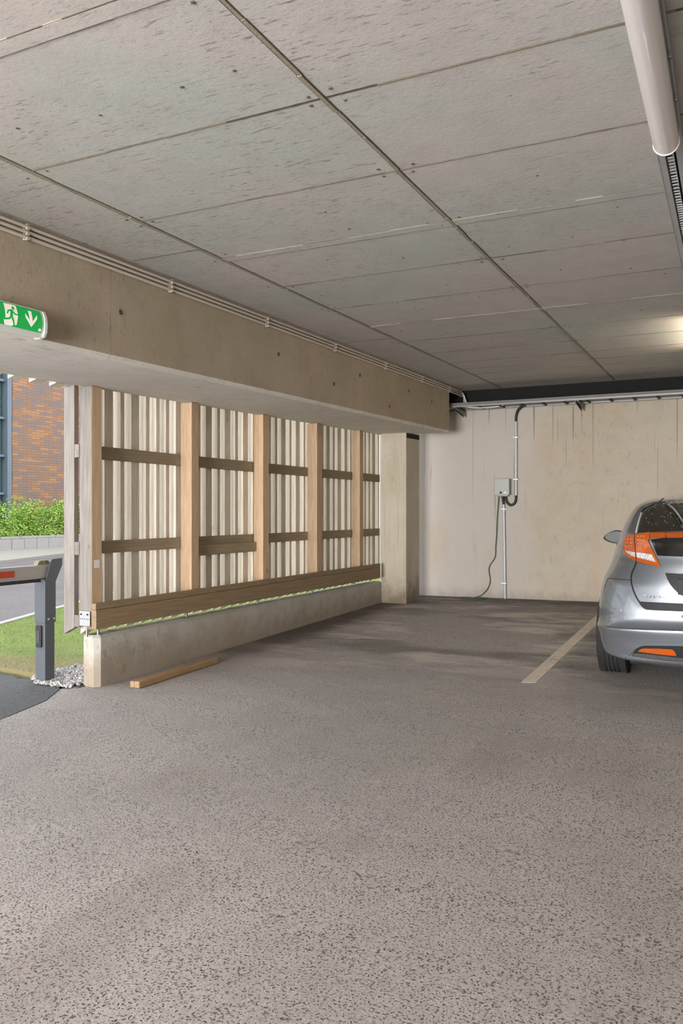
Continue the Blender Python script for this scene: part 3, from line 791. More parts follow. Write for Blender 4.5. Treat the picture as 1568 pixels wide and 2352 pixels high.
tag(newbox('planting_bed', (-25.6,10.5,.0), (-23.0,29.5,.42), SOIL_M), 'raised planting bed behind the block wall', 'bed', kind='structure')

def brick():
    m = NT('mixed_brick')
    cmb = m.n('ShaderNodeCombineXYZ'); m.set(cmb.inputs[0], m.axis(1)); m.set(cmb.inputs[1], m.axis(2))
    bt = m.n('ShaderNodeTexBrick', i_Vector=cmb, i_Scale=1.0, i_Mortar_Size=.007, i_Mortar_Smooth=.1, i_Bias=0.0, i_Brick_Width=.46, i_Row_Height=.105, offset=.5)
    m.set(bt.inputs['Color1'], (0,0,0)); m.set(bt.inputs['Color2'], (1,1,1)); m.set(bt.inputs['Mortar'], (.5,.5,.5))
    v = m.n('ShaderNodeSeparateColor', i_0=bt.outputs['Color']).outputs[0]
    v = m.math('ADD', v, m.mul(m.math('SUBTRACT', m.noise(1.0, 3, .6, (1,.9,2.4)), .5), 1.3))
    c = m.mix(m.ramp(v, .25, .5), srgb(132,118,112), srgb(156,116,92))
    c = m.mix(m.ramp(v, .6, .95), c, srgb(176,130,92))
    c = m.mix(bt.outputs['Fac'], c, srgb(116,98,86))
    return m.out(c, .85, m.bump(m.math('SUBTRACT', 1.0, bt.outputs['Fac']), .5, .01))
BRICK_M = brick()
FRAME_M = plain('blue_grey_frame', srgb(112,124,136), .4, .06, 60, .03, Metallic=.2)
PANE_M = NT('window_glass'); PANE_M = PANE_M.out(srgb(150,176,164), .05, None, Metallic=.85)
BD = thing('brick_building', 'tall orange and grey brick building with a glazed corner across the road', 'building', (-25.9,24.15,0))
# local: brick face at x=0, glazing for y < -.95
newbox('brick_wall', (-6,-.75,-.1), (0,14,11), BRICK_M, BD)
newbox('corner_return', (-.45,-.752,0), (-.05,-.60,11), BRICK_M, BD)
gl = newbox('glazing_backing', (-6,-9,-.1), (-.7,-.75,11), plain('dark_interior', srgb(70,78,78), .8), BD)
bm = bmesh.new()
box(bm, (-.45,-.98,0), (-.02,-.76,11), .01)
for y in (-2.4,-3.85,-5.3,-6.75,-8.2): box(bm, (-.45,y-.06,0), (-.12,y+.06,11), .01)
z = .64
while z < 11:
    box(bm, (-.42,-9,z-.05), (-.14,-.9,z+.05), .008); z += 1.5
finish('window_frame', bm, FRAME_M, BD)
ys = [-.98,-2.4,-3.85,-5.3,-6.75,-8.2]
for a, b in zip(ys[1:], ys[:-1]):
    newbox('window_pane', (-.36,a+.05,.05), (-.33,b-.05,10.9), PANE_M, BD)
# ---- car body surface: a stack of plan outlines (height, half width, rear y, corner exponent, front y, sag at sides)
LV = [(.19,.70,.16,4,4.20,0),(.225,.80,.06,4,4.25,0),(.27,.835,.035,3.6,4.27,0),(.38,.86,.01,3.4,4.28,0),
 (.472,.872,-.008,3.4,4.28,.05),(.486,.872,.014,3.4,4.28,.05),(.53,.875,.047,3.4,4.28,.04),(.60,.882,.06,3.4,4.26,.02),
 (.70,.885,.08,3.3,4.23,0),(.80,.885,.095,3.2,4.18,0),(.90,.878,.115,3.1,4.05,0),(.97,.862,.135,3.0,3.85,0),
 (1.03,.825,.15,3.0,3.55,0),(1.09,.80,.165,3.0,3.35,0),(1.14,.775,.20,3.0,3.2,0),(1.22,.725,.335,3.0,3.0,0),
 (1.30,.672,.50,3.0,2.78,0),(1.345,.62,.61,2.9,2.6,0),(1.37,.55,.70,2.8,2.45,0),(1.388,.43,.85,2.6,2.3,0),
 (1.40,.30,1.05,2.5,2.1,0),(1.408,.13,1.35,2.3,1.85,0),(1.41,.01,1.6,2.0,1.65,0)]
def lv_at(t):
    n = len(LV); t = max(0.0, min(n-1.0, t)); i = min(int(t), n-2); f = t-i
    out = []
    for k in range(6):
        p1, p2 = LV[i][k], LV[i+1][k]
        d = p2-p1
        m1 = ((p2-LV[i-1][k])/2 if i > 0 else d); m2 = ((LV[i+2][k]-p1)/2 if i+2 < n else d)
        if d == 0: m1 = m2 = 0
        else:
            d0 = (p1-LV[i-1][k]) if i > 0 else d; d3 = (LV[i+2][k]-p2) if i+2 < n else d
            m1 = 0 if d0*d <= 0 else max(-3*abs(d), min(3*abs(d), m1))
            m2 = 0 if d3*d <= 0 else max(-3*abs(d), min(3*abs(d), m2))
        f2, f3 = f*f, f*f*f
        out.append((2*f3-3*f2+1)*p1+(f3-2*f2+f)*m1+(-2*f3+3*f2)*p2+(f3-f2)*m2)
    return out
def lv_of_h(h, side=0.0):
    lo, hi = 0.0, len(LV)-1.0
    for _ in range(40):
        m = (lo+hi)/2
        v = lv_at(m)
        if v[0]-v[5]*side*side < h: lo = m
        else: hi = m
    return lv_at(lo)
TP = [(.0,.0),(.45,.0),(.58,.03),(.70,.07),(.76,.10),(.83,.17),(.87,.21),(.95,.26),(1.05,.22),(1.14,.18),(1.3,.10),(1.5,.05)]
def taper(y, h):                  # plan taper of the shoulders and cabin towards the tail
    k = 0
    for (h0, k0), (h1, k1) in zip(TP, TP[1:]):
        if h0 <= h <= h1: k = k0+(k1-k0)*(h-h0)/(h1-h0)
    return 1-k*max(0, min(1, (1.8-y)/1.8))**1.3
def rear_y(x, h):
    v = lv_of_h(h, min(1, abs(x)/.87)); w, yr, n, yf = v[1], v[2], v[3], v[4]
    d = min(.8, (yf-yr)*.45); y = yr
    for _ in range(30):
        a = min(.995, abs(x)/(w*taper(y, h)))
        y = .5*y+.5*(yr + d - d*(1-a**n)**(1/n))
    return y

# ------------------------------------------------------------------ the parked car
def car_paint():
    m = NT('car_paint')
    fl = m.noise(900, 2, .5)
    c = m.mix(m.ramp(fl, .35, .65), srgb(118,124,132), srgb(146,151,158))
    m.out(c, .34, m.bump(m.noise(700, 2), .05, .001), Metallic=.75, Coat_Weight=1.0, Coat_Roughness=.05)
    return m.m
PAINTC_M = car_paint()
CGLASS_M = NT('car_glass'); CGLASS_M = CGLASS_M.out(srgb(40,37,31), .06, None)
CBLACK_M = NT('car_gloss_black'); CBLACK_M = CBLACK_M.out(srgb(20,19,18), .12, None, Coat_Weight=.5)
CDARK_M = plain('car_dark_trim', srgb(24,24,24), .55, .1, 90, .1, Specular_IOR_Level=.3)
MIRG_M = plain('mirror_dark_glass', srgb(46,50,46), .35, .1, 30, .02, Specular_IOR_Level=.2)
TRIM_M = plain('bright_trim', srgb(196,190,180), .3, .04, 30, .02)
SENS_M = plain('sensor_grey', srgb(112,116,122), .5, .04, 30, .02)
SEAM_M = plain('car_shut_line', srgb(14,14,14), .7, .05)
LENS_M = NT('tail_lens'); LENS_M = LENS_M.out(LENS_M.mix(LENS_M.noise(40, 2), srgb(152,62,10), srgb(176,84,20)), .12, LENS_M.bump(LENS_M.voro(120), .12, .003), Coat_Weight=.8)
LENSD_M = NT('spoiler_orange'); LENSD_M = LENSD_M.out(srgb(142,66,20), .16, None, Coat_Weight=.8)
CLEAR_M = NT('clear_lens'); CLEAR_M = CLEAR_M.out(CLEAR_M.mix(CLEAR_M.ramp(CLEAR_M.voro(70), .2, .5), srgb(246,244,240), srgb(180,180,182)), .15, CLEAR_M.bump(CLEAR_M.voro(70), .3, .003), Metallic=.25, Coat_Weight=.6)
CHROME_M = plain('car_chrome', srgb(205,208,210), .12, .02, 20, .01, Metallic=1.0)
TYRE_M = plain('tyre_rubber', srgb(30,29,28), .85, .25, 150, .25)
RIM_M = plain('alloy_rim', srgb(168,170,172), .3, .05, 30, .02, Metallic=.85)
CAR = thing('parked_car', 'grey metallic hatchback parked tail out with orange tail lights', 'car', (-.08,6.0,deck(6.0)+.001), (math.atan(SLOPE),0,0))

def body_bm():
    bm = bmesh.new()
    NL, NR, NS = 110, 60, 26
    rings = []
    for i in range(NL+1):
        h, w, yr, n, yf, sag = lv_at(i/NL*(len(LV)-1))
        d = min(.8, (yf-yr)*.45); nf = 2.6 if h < .9 else 2.8
        ring = []
        def add(x, y, s): ring.append(bm.verts.new((x, y, h-sag*s*s)))
        for k in range(NR+1):          # rear, left to right
            a = math.pi*k/NR; c, s_ = -math.cos(a), math.sin(a)
            yy = yr+d-d*s_**(2/n); add(w*math.copysign(abs(c)**(2/n), c)*taper(yy, h), yy, min(1, abs(c)**(2/n)))
        for k in range(1, NS): yy = yr+d+(yf-d-yr-d)*k/NS; add(w*taper(yy, h), yy, 1-k/NS)
        for k in range(NR+1):
            a = math.pi*k/NR; c, s_ = math.cos(a), math.sin(a)
            add(w*math.copysign(abs(c)**(2/nf), c), yf-d+d*s_**(2/nf), 0)
        for k in range(1, NS): yy = yf-d-(yf-d-yr-d)*k/NS; add(-w*taper(yy, h), yy, k/NS)
        rings.append(ring)
    for a, b in zip(rings, rings[1:]):
        m_ = len(a)
        for k in range(m_): bm.faces.new([a[k], a[(k+1) % m_], b[(k+1) % m_], b[k]])
    bm.faces.new(rings[-1]); bm.faces.new(rings[0][::-1])
    # wheel openings
    dead = []
    for f in bm.faces:
        c = f.calc_center_median()
        if abs(c.x) > .62 and c.z < .72 and any((c.y-wy)**2+(c.z-.315)**2 < .352**2 for wy in (.79,3.39)): dead.append(f)
    bmesh.ops.delete(bm, geom=dead, context='FACES')
    return bm
bm = body_bm()
bmesh.ops.recalc_face_normals(bm, faces=bm.faces[:])
TREE = BVHTree.FromBMesh(bm)
finish('body', bm, PAINTC_M, CAR, True)

def on_body(x, z, off):
    h, nrm, _, _ = TREE.ray_cast(Vector((x, -3, z)), Vector((0,1,0)))
    if h is None: return Vector((x, rear_y(x, z)-off, z))
    if nrm.y > 0: nrm = -nrm
    return h+Vector((0,-1,0))*off*.6+nrm*off*.4
def densify(pts, step=.014):
    out = []
    for a, b in zip(pts, pts[1:]+pts[:1]):
        a, b = Vector(a), Vector(b); n = max(1, int((b-a).length/step))
        for k in range(n): out.append(tuple(a+(b-a)*k/n))
    return out
def patch(name, pts, mat, off=.003, th=.006, parent=None, curve=False, smooth=True):
    if curve: pts = [tuple(p) for p in smooth_path([(x,z,0) for x,z in pts], 4)]; pts = [(p[0],p[1]) for p in pts]
    P = densify(pts)
    bm = bmesh.new()
    f = bm.faces.new([bm.verts.new((x,0,z)) for x,z in P])
    bmesh.ops.triangulate(bm, faces=[f], quad_method='BEAUTY', ngon_method='BEAUTY')
    for _ in range(4):
        es = [e for e in bm.edges if e.calc_length() > .028]
        if not es: break
        bmesh.ops.subdivide_edges(bm, edges=es, cuts=1)
        bmesh.ops.triangulate(bm, faces=[f for f in bm.faces if len(f.verts) > 3])
    for v in bm.verts: v.co = on_body(v.co.x, v.co.z, off)
    r = bmesh.ops.extrude_face_region(bm, geom=bm.faces[:])
    for g in r['geom']:
        if isinstance(g, bmesh.types.BMVert): g.co.y += th
    return finish(name, bm, mat, parent or CAR, smooth)
def seam(name, pts, w, mat=None, off=.0015, parent=None, curve=True):
    L = [Vector((p[0],p[1],0)) for p in pts]
    if curve: L = smooth_path(L, 5)
    bm = bmesh.new(); prev = None
    for i, p in enumerate(L):
        d = (L[min(i+1,len(L)-1)]-L[max(i-1,0)]).normalized(); n = Vector((-d.y,d.x,0))*w/2
        q = [on_body(p.x+n.x, p.y+n.y, off), on_body(p.x-n.x, p.y-n.y, off)]
        ring = [bm.verts.new(q[0]), bm.verts.new(q[1]), bm.verts.new(q[1]+Vector((0,.004,0))), bm.verts.new(q[0]+Vector((0,.004,0)))]
        if prev:
            for k in range(4): bm.faces.new([prev[k],prev[(k+1)%4],ring[(k+1)%4],ring[k]])
        else: bm.faces.new(ring)
        prev = ring
    bm.faces.new(prev[::-1])
    return finish(name, bm, mat or SEAM_M, parent or CAR)
def mir(pts): return [(-x, z) for x, z in pts][::-1]
def mirc(pts): return [(-x, z) for x, z in pts]

# rear window with its bright edge strips and the wiper
GL = [(-.551,1.127),(-.545,1.194),(-.538,1.275),(-.518,1.295),(-.480,1.315),(-.435,1.331),(-.388,1.338),(-.257,1.344),(0,1.347)]
glass = patch('rear_window', GL+mirc(GL)[-2::-1]+[(.45,1.139),(.23,1.152),(0,1.154),(-.23,1.152),(-.45,1.139)], CGLASS_M, .002, .004)
for sgn in (1,-1):
    pts = [(-.564,1.126),(-.560,1.187),(-.552,1.272)]
    seam('window_trim', pts if sgn == 1 else mirc(pts), .011, TRIM_M, .004)
    pts = [(-.552,1.275),(-.53,1.302),(-.485,1.325),(-.435,1.342),(-.388,1.349)]
    seam('window_seal', pts if sgn == 1 else mirc(pts), .012, CDARK_M, .003)
    pts = [(-.43,1.345),(-.425,1.365),(-.415,1.38)]
    seam('roof_seam', pts if sgn == 1 else mirc(pts), .012, CDARK_M, .002)
WP = bpy.data.objects.new('rear_wiper', None); COL.objects.link(WP); WP.parent = CAR
def ob(x, z, off): return on_body(x, z, off)
newtube('wiper_blade', [ob(-.375,1.335,.012),(ob(-.318,1.273,.014)),ob(-.262,1.20,.014)], .007, BLACK_M, WP, 6, 3)
newtube('wiper_arm', [ob(-.355,1.325,.022),ob(-.305,1.285,.03),ob(-.244,1.212,.032),ob(-.225,1.185,.02)], .0075, TRAY_M, WP, 6, 3)
bm = bmesh.new(); bmesh.ops.create_icosphere(bm, subdivisions=2, radius=.026, matrix=Matrix.Translation(ob(-.228,1.178,.012)) @ Matrix.Diagonal((1.2,.8,.9,1))); finish('wiper_pivot', bm, BLACK_M, WP, True)

# tail lights
TLO = [(-.577,1.114),(-.612,1.109),(-.645,1.099),(-.664,1.086),(-.674,1.061),(-.674,1.037),(-.668,1.005),(-.654,.974),(-.629,.949),(-.587,.933),(-.553,.924),(-.567,1.027)]
TLI = [(-.568,1.117),(-.46,1.135),(-.46,1.086),(-.475,1.080),(-.463,1.063),(-.430,1.003),(-.373,.896),(-.451,.908),(-.546,.923),(-.559,1.02)]
WHO = [(-.645,.990),(-.615,.989),(-.581,.987),(-.560,.984),(-.557,.952),(-.589,.961),(-.622,.974)]
WHI = [(-.549,.985),(-.495,.984),(-.438,.980),(-.407,.927),(-.473,.939),(-.546,.951)]
LED = [(-.541,1.104),(-.517,1.106),(-.496,1.107),(-.541,1.079),(-.517,1.080),(-.495,1.080),(-.539,1.052),(-.514,1.054),(-.491,1.053),(-.531,1.024),(-.505,1.026),(-.482,1.023),
       (-.645,1.072),(-.622,1.076),(-.598,1.079),(-.645,1.047),(-.622,1.050),(-.598,1.052),(-.635,1.022),(-.613,1.025),(-.592,1.028)]
for s in (1,-1):
    g = (lambda p: p) if s == 1 else mir
    o = patch('tail_light', g(TLO), LENS_M, .010, .016)
    patch('clear_lens', g(WHO), CLEAR_M, .013, .004, o)
    o2 = patch('tail_light', g(TLI), LENS_M, .010, .016)
    patch('clear_lens', g(WHI), CLEAR_M, .013, .004, o2)
    for j, (x, z) in enumerate(LED):
        bm = bmesh.new(); bmesh.ops.create_icosphere(bm, subdivisions=2, radius=.0085, matrix=Matrix.Translation(on_body(s*x, z, .010)) @ Matrix.Diagonal((1,.6,1,1)))
        finish('lamp_dimple', bm, LENS_M, o2 if j < 12 else o, True)
# the orange spoiler bar across the hatch, standing proud of it
def bar():
    bm = bmesh.new(); prev = None
    N = 44
    for i in range(N+1):
        x = -.457+.914*i/N; e = abs(x)/.457
        z1 = 1.150-.012*e**2; z0 = 1.112-.024*e**2-.004*e
        c = on_body(x, 1.12-.015*e*e, 0); y0 = c.y-.018-.012*(1-e*e)
        sec = [(x,y0+.05,z1+.002),(x,y0+.008,z1),(x,y0-.004,z1-.010),(x,y0+.002,(z0+z1)/2),(x,y0+.018,z0),(x,y0+.05,z0)]
        ring = [bm.verts.new(p) for p in sec]
        if prev:
            for k in range(6): bm.faces.new([prev[k],prev[(k+1)%6],ring[(k+1)%6],ring[k]])
        else: bm.faces.new(ring)
        prev = ring
    bm.faces.new(prev[::-1])
    return finish('spoiler', bm, LENSD_M, CAR, True)
sp = bar()
for s in (1,-1):
    c = on_body(s*.348,1.12,0)
    newbox('bar_joint', (s*.348-.0012,c.y-.034,1.100), (s*.348+.0012,c.y+.0,1.146), SEAM_M, sp)
patch('lower_window', [(-.449,1.085),(-.347,1.102),(-.23,1.108),(0,1.111),(.23,1.108),(.347,1.102),(.449,1.085),(.402,.974),(.23,.974),(0,.974),(-.23,.974),(-.402,.974)], CBLACK_M, .004, .01)
# shut lines, plate recess, badge, sensors
LE = [(-.549,.922),(-.563,.880),(-.577,.843),(-.581,.808),(-.571,.752),(-.545,.690),(-.518,.649),(-.500,.624),(-.477,.608),(-.442,.603),(-.227,.606),(0,.607)]
for s in (1,-1):
    seam('shut_line', LE if s == 1 else mirc(LE), .011)
    b = [(-.795,.70),(-.782,.745),(-.765,.776),(-.681,.787),(-.582,.792)]
    seam('bumper_seam', b if s == 1 else mirc(b), .004)
ST = [(-.513,.650),(-.38,.653),(-.228,.655),(0,.656),(.228,.655),(.38,.653),(.513,.650),(.500,.627),(.477,.611),(.442,.605),(.228,.608),(0,.609),(-.228,.608),(-.442,.605),(-.477,.611),(-.500,.627)]
patch('hatch_lower_trim', ST, CDARK_M, .003, .006)
PT = [(-.345,.856),(-.23,.857),(0,.858),(.23,.857),(.345,.856),(.330,.815),(.310,.780),(.285,.748),(.25,.715),(.20,.695),(0,.690),(-.20,.695),(-.25,.715),(-.285,.748),(-.310,.780),(-.330,.815)]
plate = patch('plate_recess', PT, CDARK_M, .003, .008)
seam('recess_edge', [(-.345,.859),(-.2,.861),(0,.861),(.2,.861),(.345,.859)], .005, CHROME_M, .004)
c = on_body(0,.77,.02)
newbox('plate_holder', (-.26,c.y-.004,.715), (.26,c.y+.01,.825), CDARK_M, plate, .003)
for s in (1,-1):
    for x, z in ((-.644,.574),(-.227,.566)):
        p = on_body(s*x, z, .0)
        bm = bmesh.new(); lathe(bm, [(-.004,.0001),(-.004,.0085),(-.0025,.0095),(-.001,.0095),(-.001,.0108),(-.003,.0115),(-.003,.013),(.01,.0135)], 'y', 18)
        o = finish('parking_sensor', bm, SENS_M, CAR, True); o.location = p
fc = bpy.data.curves.new('badge', 'FONT'); fc.body = 'CIVIC'; fc.size = .034; fc.extrude = .0015; fc.shear = .28; fc.space_character = 1.35
try: fc.offset = .0006
except Exception: pass
fo = bpy.data.objects.new('badge_tmp', fc); COL.objects.link(fo)
bpy.context.view_layer.update()
me = bpy.data.meshes.new_from_object(fo.evaluated_get(bpy.context.evaluated_depsgraph_get()))
bpy.data.objects.remove(fo)
mx = max(v.co.x for v in me.vertices); mn = min(v.co.x for v in me.vertices)
sc_ = .165/(mx-mn)
for v in me.vertices:
    x = -.492+(v.co.x-mn)*sc_; z = .6815+v.co.y*.62
    q = on_body(x, z, .0045); v.co = Vector((x, q.y-v.co.z, z))
me.materials.append(CHROME_M)
o = bpy.data.objects.new('badge', me); COL.objects.link(o); o.parent = CAR
# lower bumper: dark diffuser under an arch, reflectors, bright strip
DF = [(-.560,.258),(-.556,.288),(-.533,.318),(-.493,.348),(-.438,.361),(-.225,.375),(0,.378)]
dif = patch('diffuser', DF+mirc(DF)[-2::-1]+[(.36,.256),(0,.258),(-.36,.256)], CDARK_M, .002, .004)
RF = [(-.521,.302),(-.503,.320),(-.485,.329),(-.381,.339),(-.292,.342),(-.275,.325),(-.266,.298),(-.344,.297),(-.439,.300)]
CH = [(-.548,.287),(-.439,.292),(-.226,.287),(0,.285),(.226,.287),(.439,.292),(.548,.287),(.552,.262),(.36,.262),(0,.262),(-.36,.262),(-.552,.262)]
for s in (1,-1): patch('reflector', RF if s == 1 else mir(RF), LENS_M, .007, .008, dif)
patch('bright_strip', CH, CHROME_M, .012, .014, dif)
LP = [(-.592,.262),(-.563,.305),(-.533,.336),(-.495,.354),(-.438,.365),(-.225,.381),(0,.384),(.225,.381),(.438,.365),(.495,.354),(.533,.336),(.563,.305),(.592,.262)]
seam('bumper_lip', LP, .018, PAINTC_M, .010)

# side windows, door seams, mirrors, wheels
def side_patch(name, pts, mat, s, off=.003):
    P = densify(pts, .05); bm = bmesh.new()
    f = bm.faces.new([bm.verts.new((0,y,z)) for y,z in P]); bmesh.ops.triangulate(bm, faces=[f])
    for _ in range(4):
        es = [e for e in bm.edges if e.calc_length() > .07]
        if not es: break
        bmesh.ops.subdivide_edges(bm, edges=es, cuts=1); bmesh.ops.triangulate(bm, faces=[f for f in bm.faces if len(f.verts) > 3])
    for v in bm.verts:
        h, nrm, _, _ = TREE.ray_cast(Vector((s*3, v.co.y, v.co.z)), Vector((-s,0,0)))
        v.co = (h if h else Vector((s*.85, v.co.y, v.co.z)))+Vector((s*off,0,0))
    r = bmesh.ops.extrude_face_region(bm, geom=bm.faces[:])
    for g in r['geom']:
        if isinstance(g, bmesh.types.BMVert): g.co.x -= s*.005
    return finish(name, bm, mat, CAR, True)
for s in (-1,1):
    side_patch('side_window', [(1.05,1.12),(1.12,1.24),(1.25,1.31),(1.72,1.335),(1.72,1.07)], CGLASS_M, s)
    side_patch('side_window', [(1.78,1.07),(1.78,1.335),(2.2,1.325),(2.45,1.27),(2.72,1.13),(2.78,1.06)], CGLASS_M, s)
    side_patch('door_seam', [(1.74,1.05),(1.75,1.05),(1.75,.33),(1.74,.33)], SEAM_M, s, .001)
    side_patch('door_seam', [(2.86,1.0),(2.87,1.0),(2.82,.33),(2.81,.33)], SEAM_M, s, .001)
    side_patch('door_handle', [(1.86,.90),(2.04,.91),(2.04,.93),(1.86,.92)], CHROME_M, s, .018)
    # mirror
    mb = bmesh.new()
    bmesh.ops.create_icosphere(mb, subdivisions=3, radius=1)
    for v in mb.verts:
        x, y, z = v.co
        k = 1.0 if y > -.2 else .25
        v.co = Vector((.118*x*(1-.12*z), .085*max(y, -.22)*k+.0, .068*z*(1-.25*max(0, x*s))-.006*x*s))
    mo = finish('wing_mirror', mb, CDARK_M, CAR, True); mo.location = (s*.985, 2.62, .985)
    gm = bmesh.new(); n = 26
    ring = [gm.verts.new((.104*math.cos(2*math.pi*k/n), -.012-.006*math.cos(2*math.pi*k/n)*s, .056*math.sin(2*math.pi*k/n)*(1-.25*max(0, math.cos(2*math.pi*k/n)*s)))) for k in range(n)]
    gm.faces.new(ring); r = bmesh.ops.extrude_face_region(gm, geom=gm.faces[:])
    for g in r['geom']:
        if isinstance(g, bmesh.types.BMVert): g.co.y += .004
    mg = finish('mirror_glass', gm, MIRG_M if 'MIRG_M' in globals() else CBLACK_M, mo)
    newtube('mirror_stalk', [(-s*.06,.03,-.035),(-s*.14,.04,-.06)], .022, CDARK_M, mo, 8)
    for wy in (.79,3.39):
        W = bpy.data.objects.new('wheel', None); COL.objects.link(W); W.parent = CAR; W.location = (s*.762, wy, .3135)
        R = .313; hw = .108
        prof = [(-hw*.78,.205),(-hw*.98,.245),(-hw,.285),(-hw*.93,R-.010),(-hw*.80,R-.002)]
        xx = -hw*.80
        for g in (-.045,-.015,.015,.045):
            prof += [(g-.0045,R),(g-.0042,R-.008),(g+.0042,R-.008),(g+.0045,R)]
        prof += [(hw*.80,R-.002),(hw*.93,R-.010),(hw,.285),(hw*.98,.245),(hw*.78,.205)]
        tb = bmesh.new(); lathe(tb, prof, 'x', 96)
        # sipes across the shoulders
        for k in range(96):
            a = 2*math.pi*k/96
            for sx in (-1,1):
                M = Matrix.Rotation(a, 4, 'X') @ Matrix.Translation((sx*.082, 0, R-.0005)) @ Matrix.Rotation(.25*sx, 4, 'Z')
                vs = box(tb, (-.020,-.0065,-.004), (.020,.0065,.0022))
                for v in vs: v.co = M @ v.co
        finish('tyre', tb, TYRE_M, W, True)
        rb = bmesh.new()
        ox = s*.075
        lathe(rb, [(-.08,.208),(.08,.208),(.085,.214),(-.085,.214)], 'x', 48)
        lathe(rb, [(ox,.0001),(ox+s*.012,.045),(ox,.062),(ox-s*.03,.064)], 'x', 24)
        for k in range(5):
            for dd in (-.12,.12):
                a = 2*math.pi*k/5+dd
                M = Matrix.Rotation(a, 4, 'X')
                vs = box(rb, (ox-.012 if s > 0 else ox-.008,-.014,.045), (ox+.008 if s > 0 else ox+.012,.014,.210), .003)
                for v in {v for v in vs if v.is_valid}: pass
                new = [v for v in rb.verts if v.index == -1]
                for v in new: v.co = M @ v.co
                rb.verts.index_update()
        lathe(rb, [(-s*.02,.0001),(-s*.02,.20)], 'x', 32)
        finish('rim', rb, RIM_M, W, True)
        al = bmesh.new()
        N = 24
        prev = None
        for k in range(N+1):
            t = math.pi*(k/N*1.24-.12); cy, cz = math.cos(t), math.sin(t)
            py, pz = wy+.347*cy, .315+.347*cz; qy, qz = wy+.362*cy, .315+.362*cz
            h, _, _, _ = TREE.ray_cast(Vector((s*3, wy+.385*cy, max(.2, .315+.385*cz))), Vector((-s,0,0)))
            ox_ = s*(abs(h.x)+.002) if h and abs(h.x) > .6 else s*.80
            q = [al.verts.new((s*.58, py, pz)), al.verts.new((ox_, py, pz)), al.verts.new((ox_, qy, qz)), al.verts.new((s*.58, qy, qz))]
            if prev:
                for j in range(4): al.faces.new([prev[j],prev[(j+1)%4],q[(j+1)%4],q[j]])
            prev = q
        finish('wheel_arch', al, CDARK_M, CAR)
newbox('underbody', (-.60,.25,.17), (.60,4.0,.30), CDARK_M, CAR, .02)
bm = bmesh.new(); tube(bm, [(.40,.16,.22),(.40,.6,.23)], .03, 14); finish('exhaust', bm, CDARK_M, CAR, True)
# beads of rain on roof and window
bm = bmesh.new(); rnd = random.Random(21)
for k in range(420):
    x = rnd.uniform(-.55,.55)
    if k < 260:
        h, nrm, _, _ = TREE.ray_cast(Vector((x, rnd.uniform(.62,1.9), 3)), Vector((0,0,-1)))
    else:
        h, nrm, _, _ = TREE.ray_cast(Vector((x, -2, rnd.uniform(1.13,1.34))), Vector((0,1,0)))
    if h is None: continue
    r = rnd.uniform(.0016,.0036)
    bmesh.ops.create_icosphere(bm, subdivisions=1, radius=r, matrix=Matrix.Translation(h+nrm*.002))
o = finish('water_drop', bm, (lambda m: m.out(srgb(210,205,195), .05, None, Metallic=.6))(NT('water_bead')), CAR, True); o['kind'] = 'stuff'

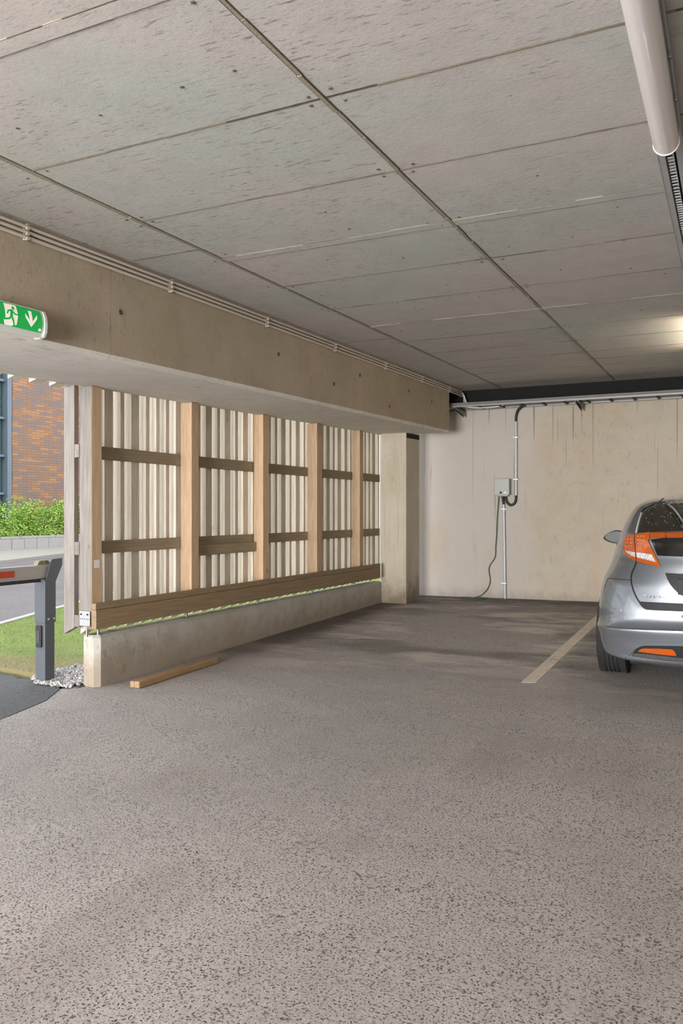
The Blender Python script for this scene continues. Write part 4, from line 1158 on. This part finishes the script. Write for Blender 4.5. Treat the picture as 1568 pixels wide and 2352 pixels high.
# ------------------------------------------------------------------ light, camera
W = bpy.data.worlds.new('overcast'); SC.world = W; W.use_nodes = True
wt = W.node_tree; bg = wt.nodes['Background']
tc = wt.nodes.new('ShaderNodeTexCoord'); sx = wt.nodes.new('ShaderNodeSeparateXYZ'); wt.links.new(tc.outputs['Generated'], sx.inputs[0])
cr = wt.nodes.new('ShaderNodeValToRGB'); wt.links.new(sx.outputs[2], cr.inputs[0])
cr.color_ramp.elements[0].position = .0; cr.color_ramp.elements[0].color = (.93,.95,.97,1)
cr.color_ramp.elements[1].position = .9; cr.color_ramp.elements[1].color = (.78,.86,1.0,1)
wt.links.new(cr.outputs[0], bg.inputs[0]); bg.inputs[1].default_value = WORLD_E = 2.5
def light(name, typ, loc, energy, color, rot=(0,0,0), **kw):
    d = bpy.data.lights.new(name, typ); d.energy = energy; d.color = color
    for k, v in kw.items(): setattr(d, k, v)
    o = bpy.data.objects.new(name, d); COL.objects.link(o); o.location = loc; o.rotation_euler = rot; return o
# soft daylight through thin cloud, from behind and left of the viewer
d = Vector((.35,.85,-.50)).normalized()
sun = light('sun', 'SUN', (-20,-30,20), 2.0, (1,.97,.93), d.to_track_quat('-Z','Y').to_euler(), angle=math.radians(70))
# added fill light at the deck's open end behind the viewer, boosting the daylight
light('opening_fill', 'AREA', (-2.2,-6.6,1.22), 2300, (1,.99,.98), (math.pi/2+.24,0,-.12), shape='RECTANGLE', size=4.4, size_y=2.6)
light('entrance_fill', 'AREA', (-4.72,-2.2,1.15), 165, (.98,.99,1), (math.pi/2+.3,0,-math.pi/2), shape='RECTANGLE', size=8.0, size_y=2.0)  # second added fill, at the side entrance, brightening the beam soffit
# added fill lights under the ceiling, right of the viewer, without fittings
for k, (x, y, e) in enumerate(((3.4,7.2,45),(6.6,6.5,30))):
    light('ceiling_fill', 'AREA', (x, y, CEIL+deck(y)-.16), e, (1,.93,.84), (0,0,math.pi/2), shape='RECTANGLE', size=1.5, size_y=.12)
cam = bpy.data.cameras.new('camera'); co = bpy.data.objects.new('camera', cam); COL.objects.link(co)
co.location = (0,0,H_EYE); co.rotation_euler = (math.pi/2, 0, math.radians(25.78))
cam.sensor_fit = 'VERTICAL'; cam.sensor_height = 36.0; cam.lens = 36.0*1858/2352
cam.shift_y = 0.0; cam.clip_start = .05; cam.clip_end = 500
SC.camera = co
vs_ = SC.view_settings; vs_.view_transform = 'Standard'; vs_.look = 'None'; vs_.gamma = 1.0; vs_.exposure = 0.0; vs_.use_curve_mapping = False
SC.cycles.max_bounces = 6; SC.cycles.diffuse_bounces = 4; SC.cycles.glossy_bounces = 3; SC.cycles.transmission_bounces = 2; SC.cycles.transparent_max_bounces = 4
SC.cycles.use_adaptive_sampling = True; SC.cycles.adaptive_threshold = .08; SC.cycles.adaptive_min_samples = 12; SC.cycles.caustics_reflective = False; SC.cycles.caustics_refractive = False
SC.cycles.sample_clamp_indirect = 6.0
SC.cycles.use_denoising = True
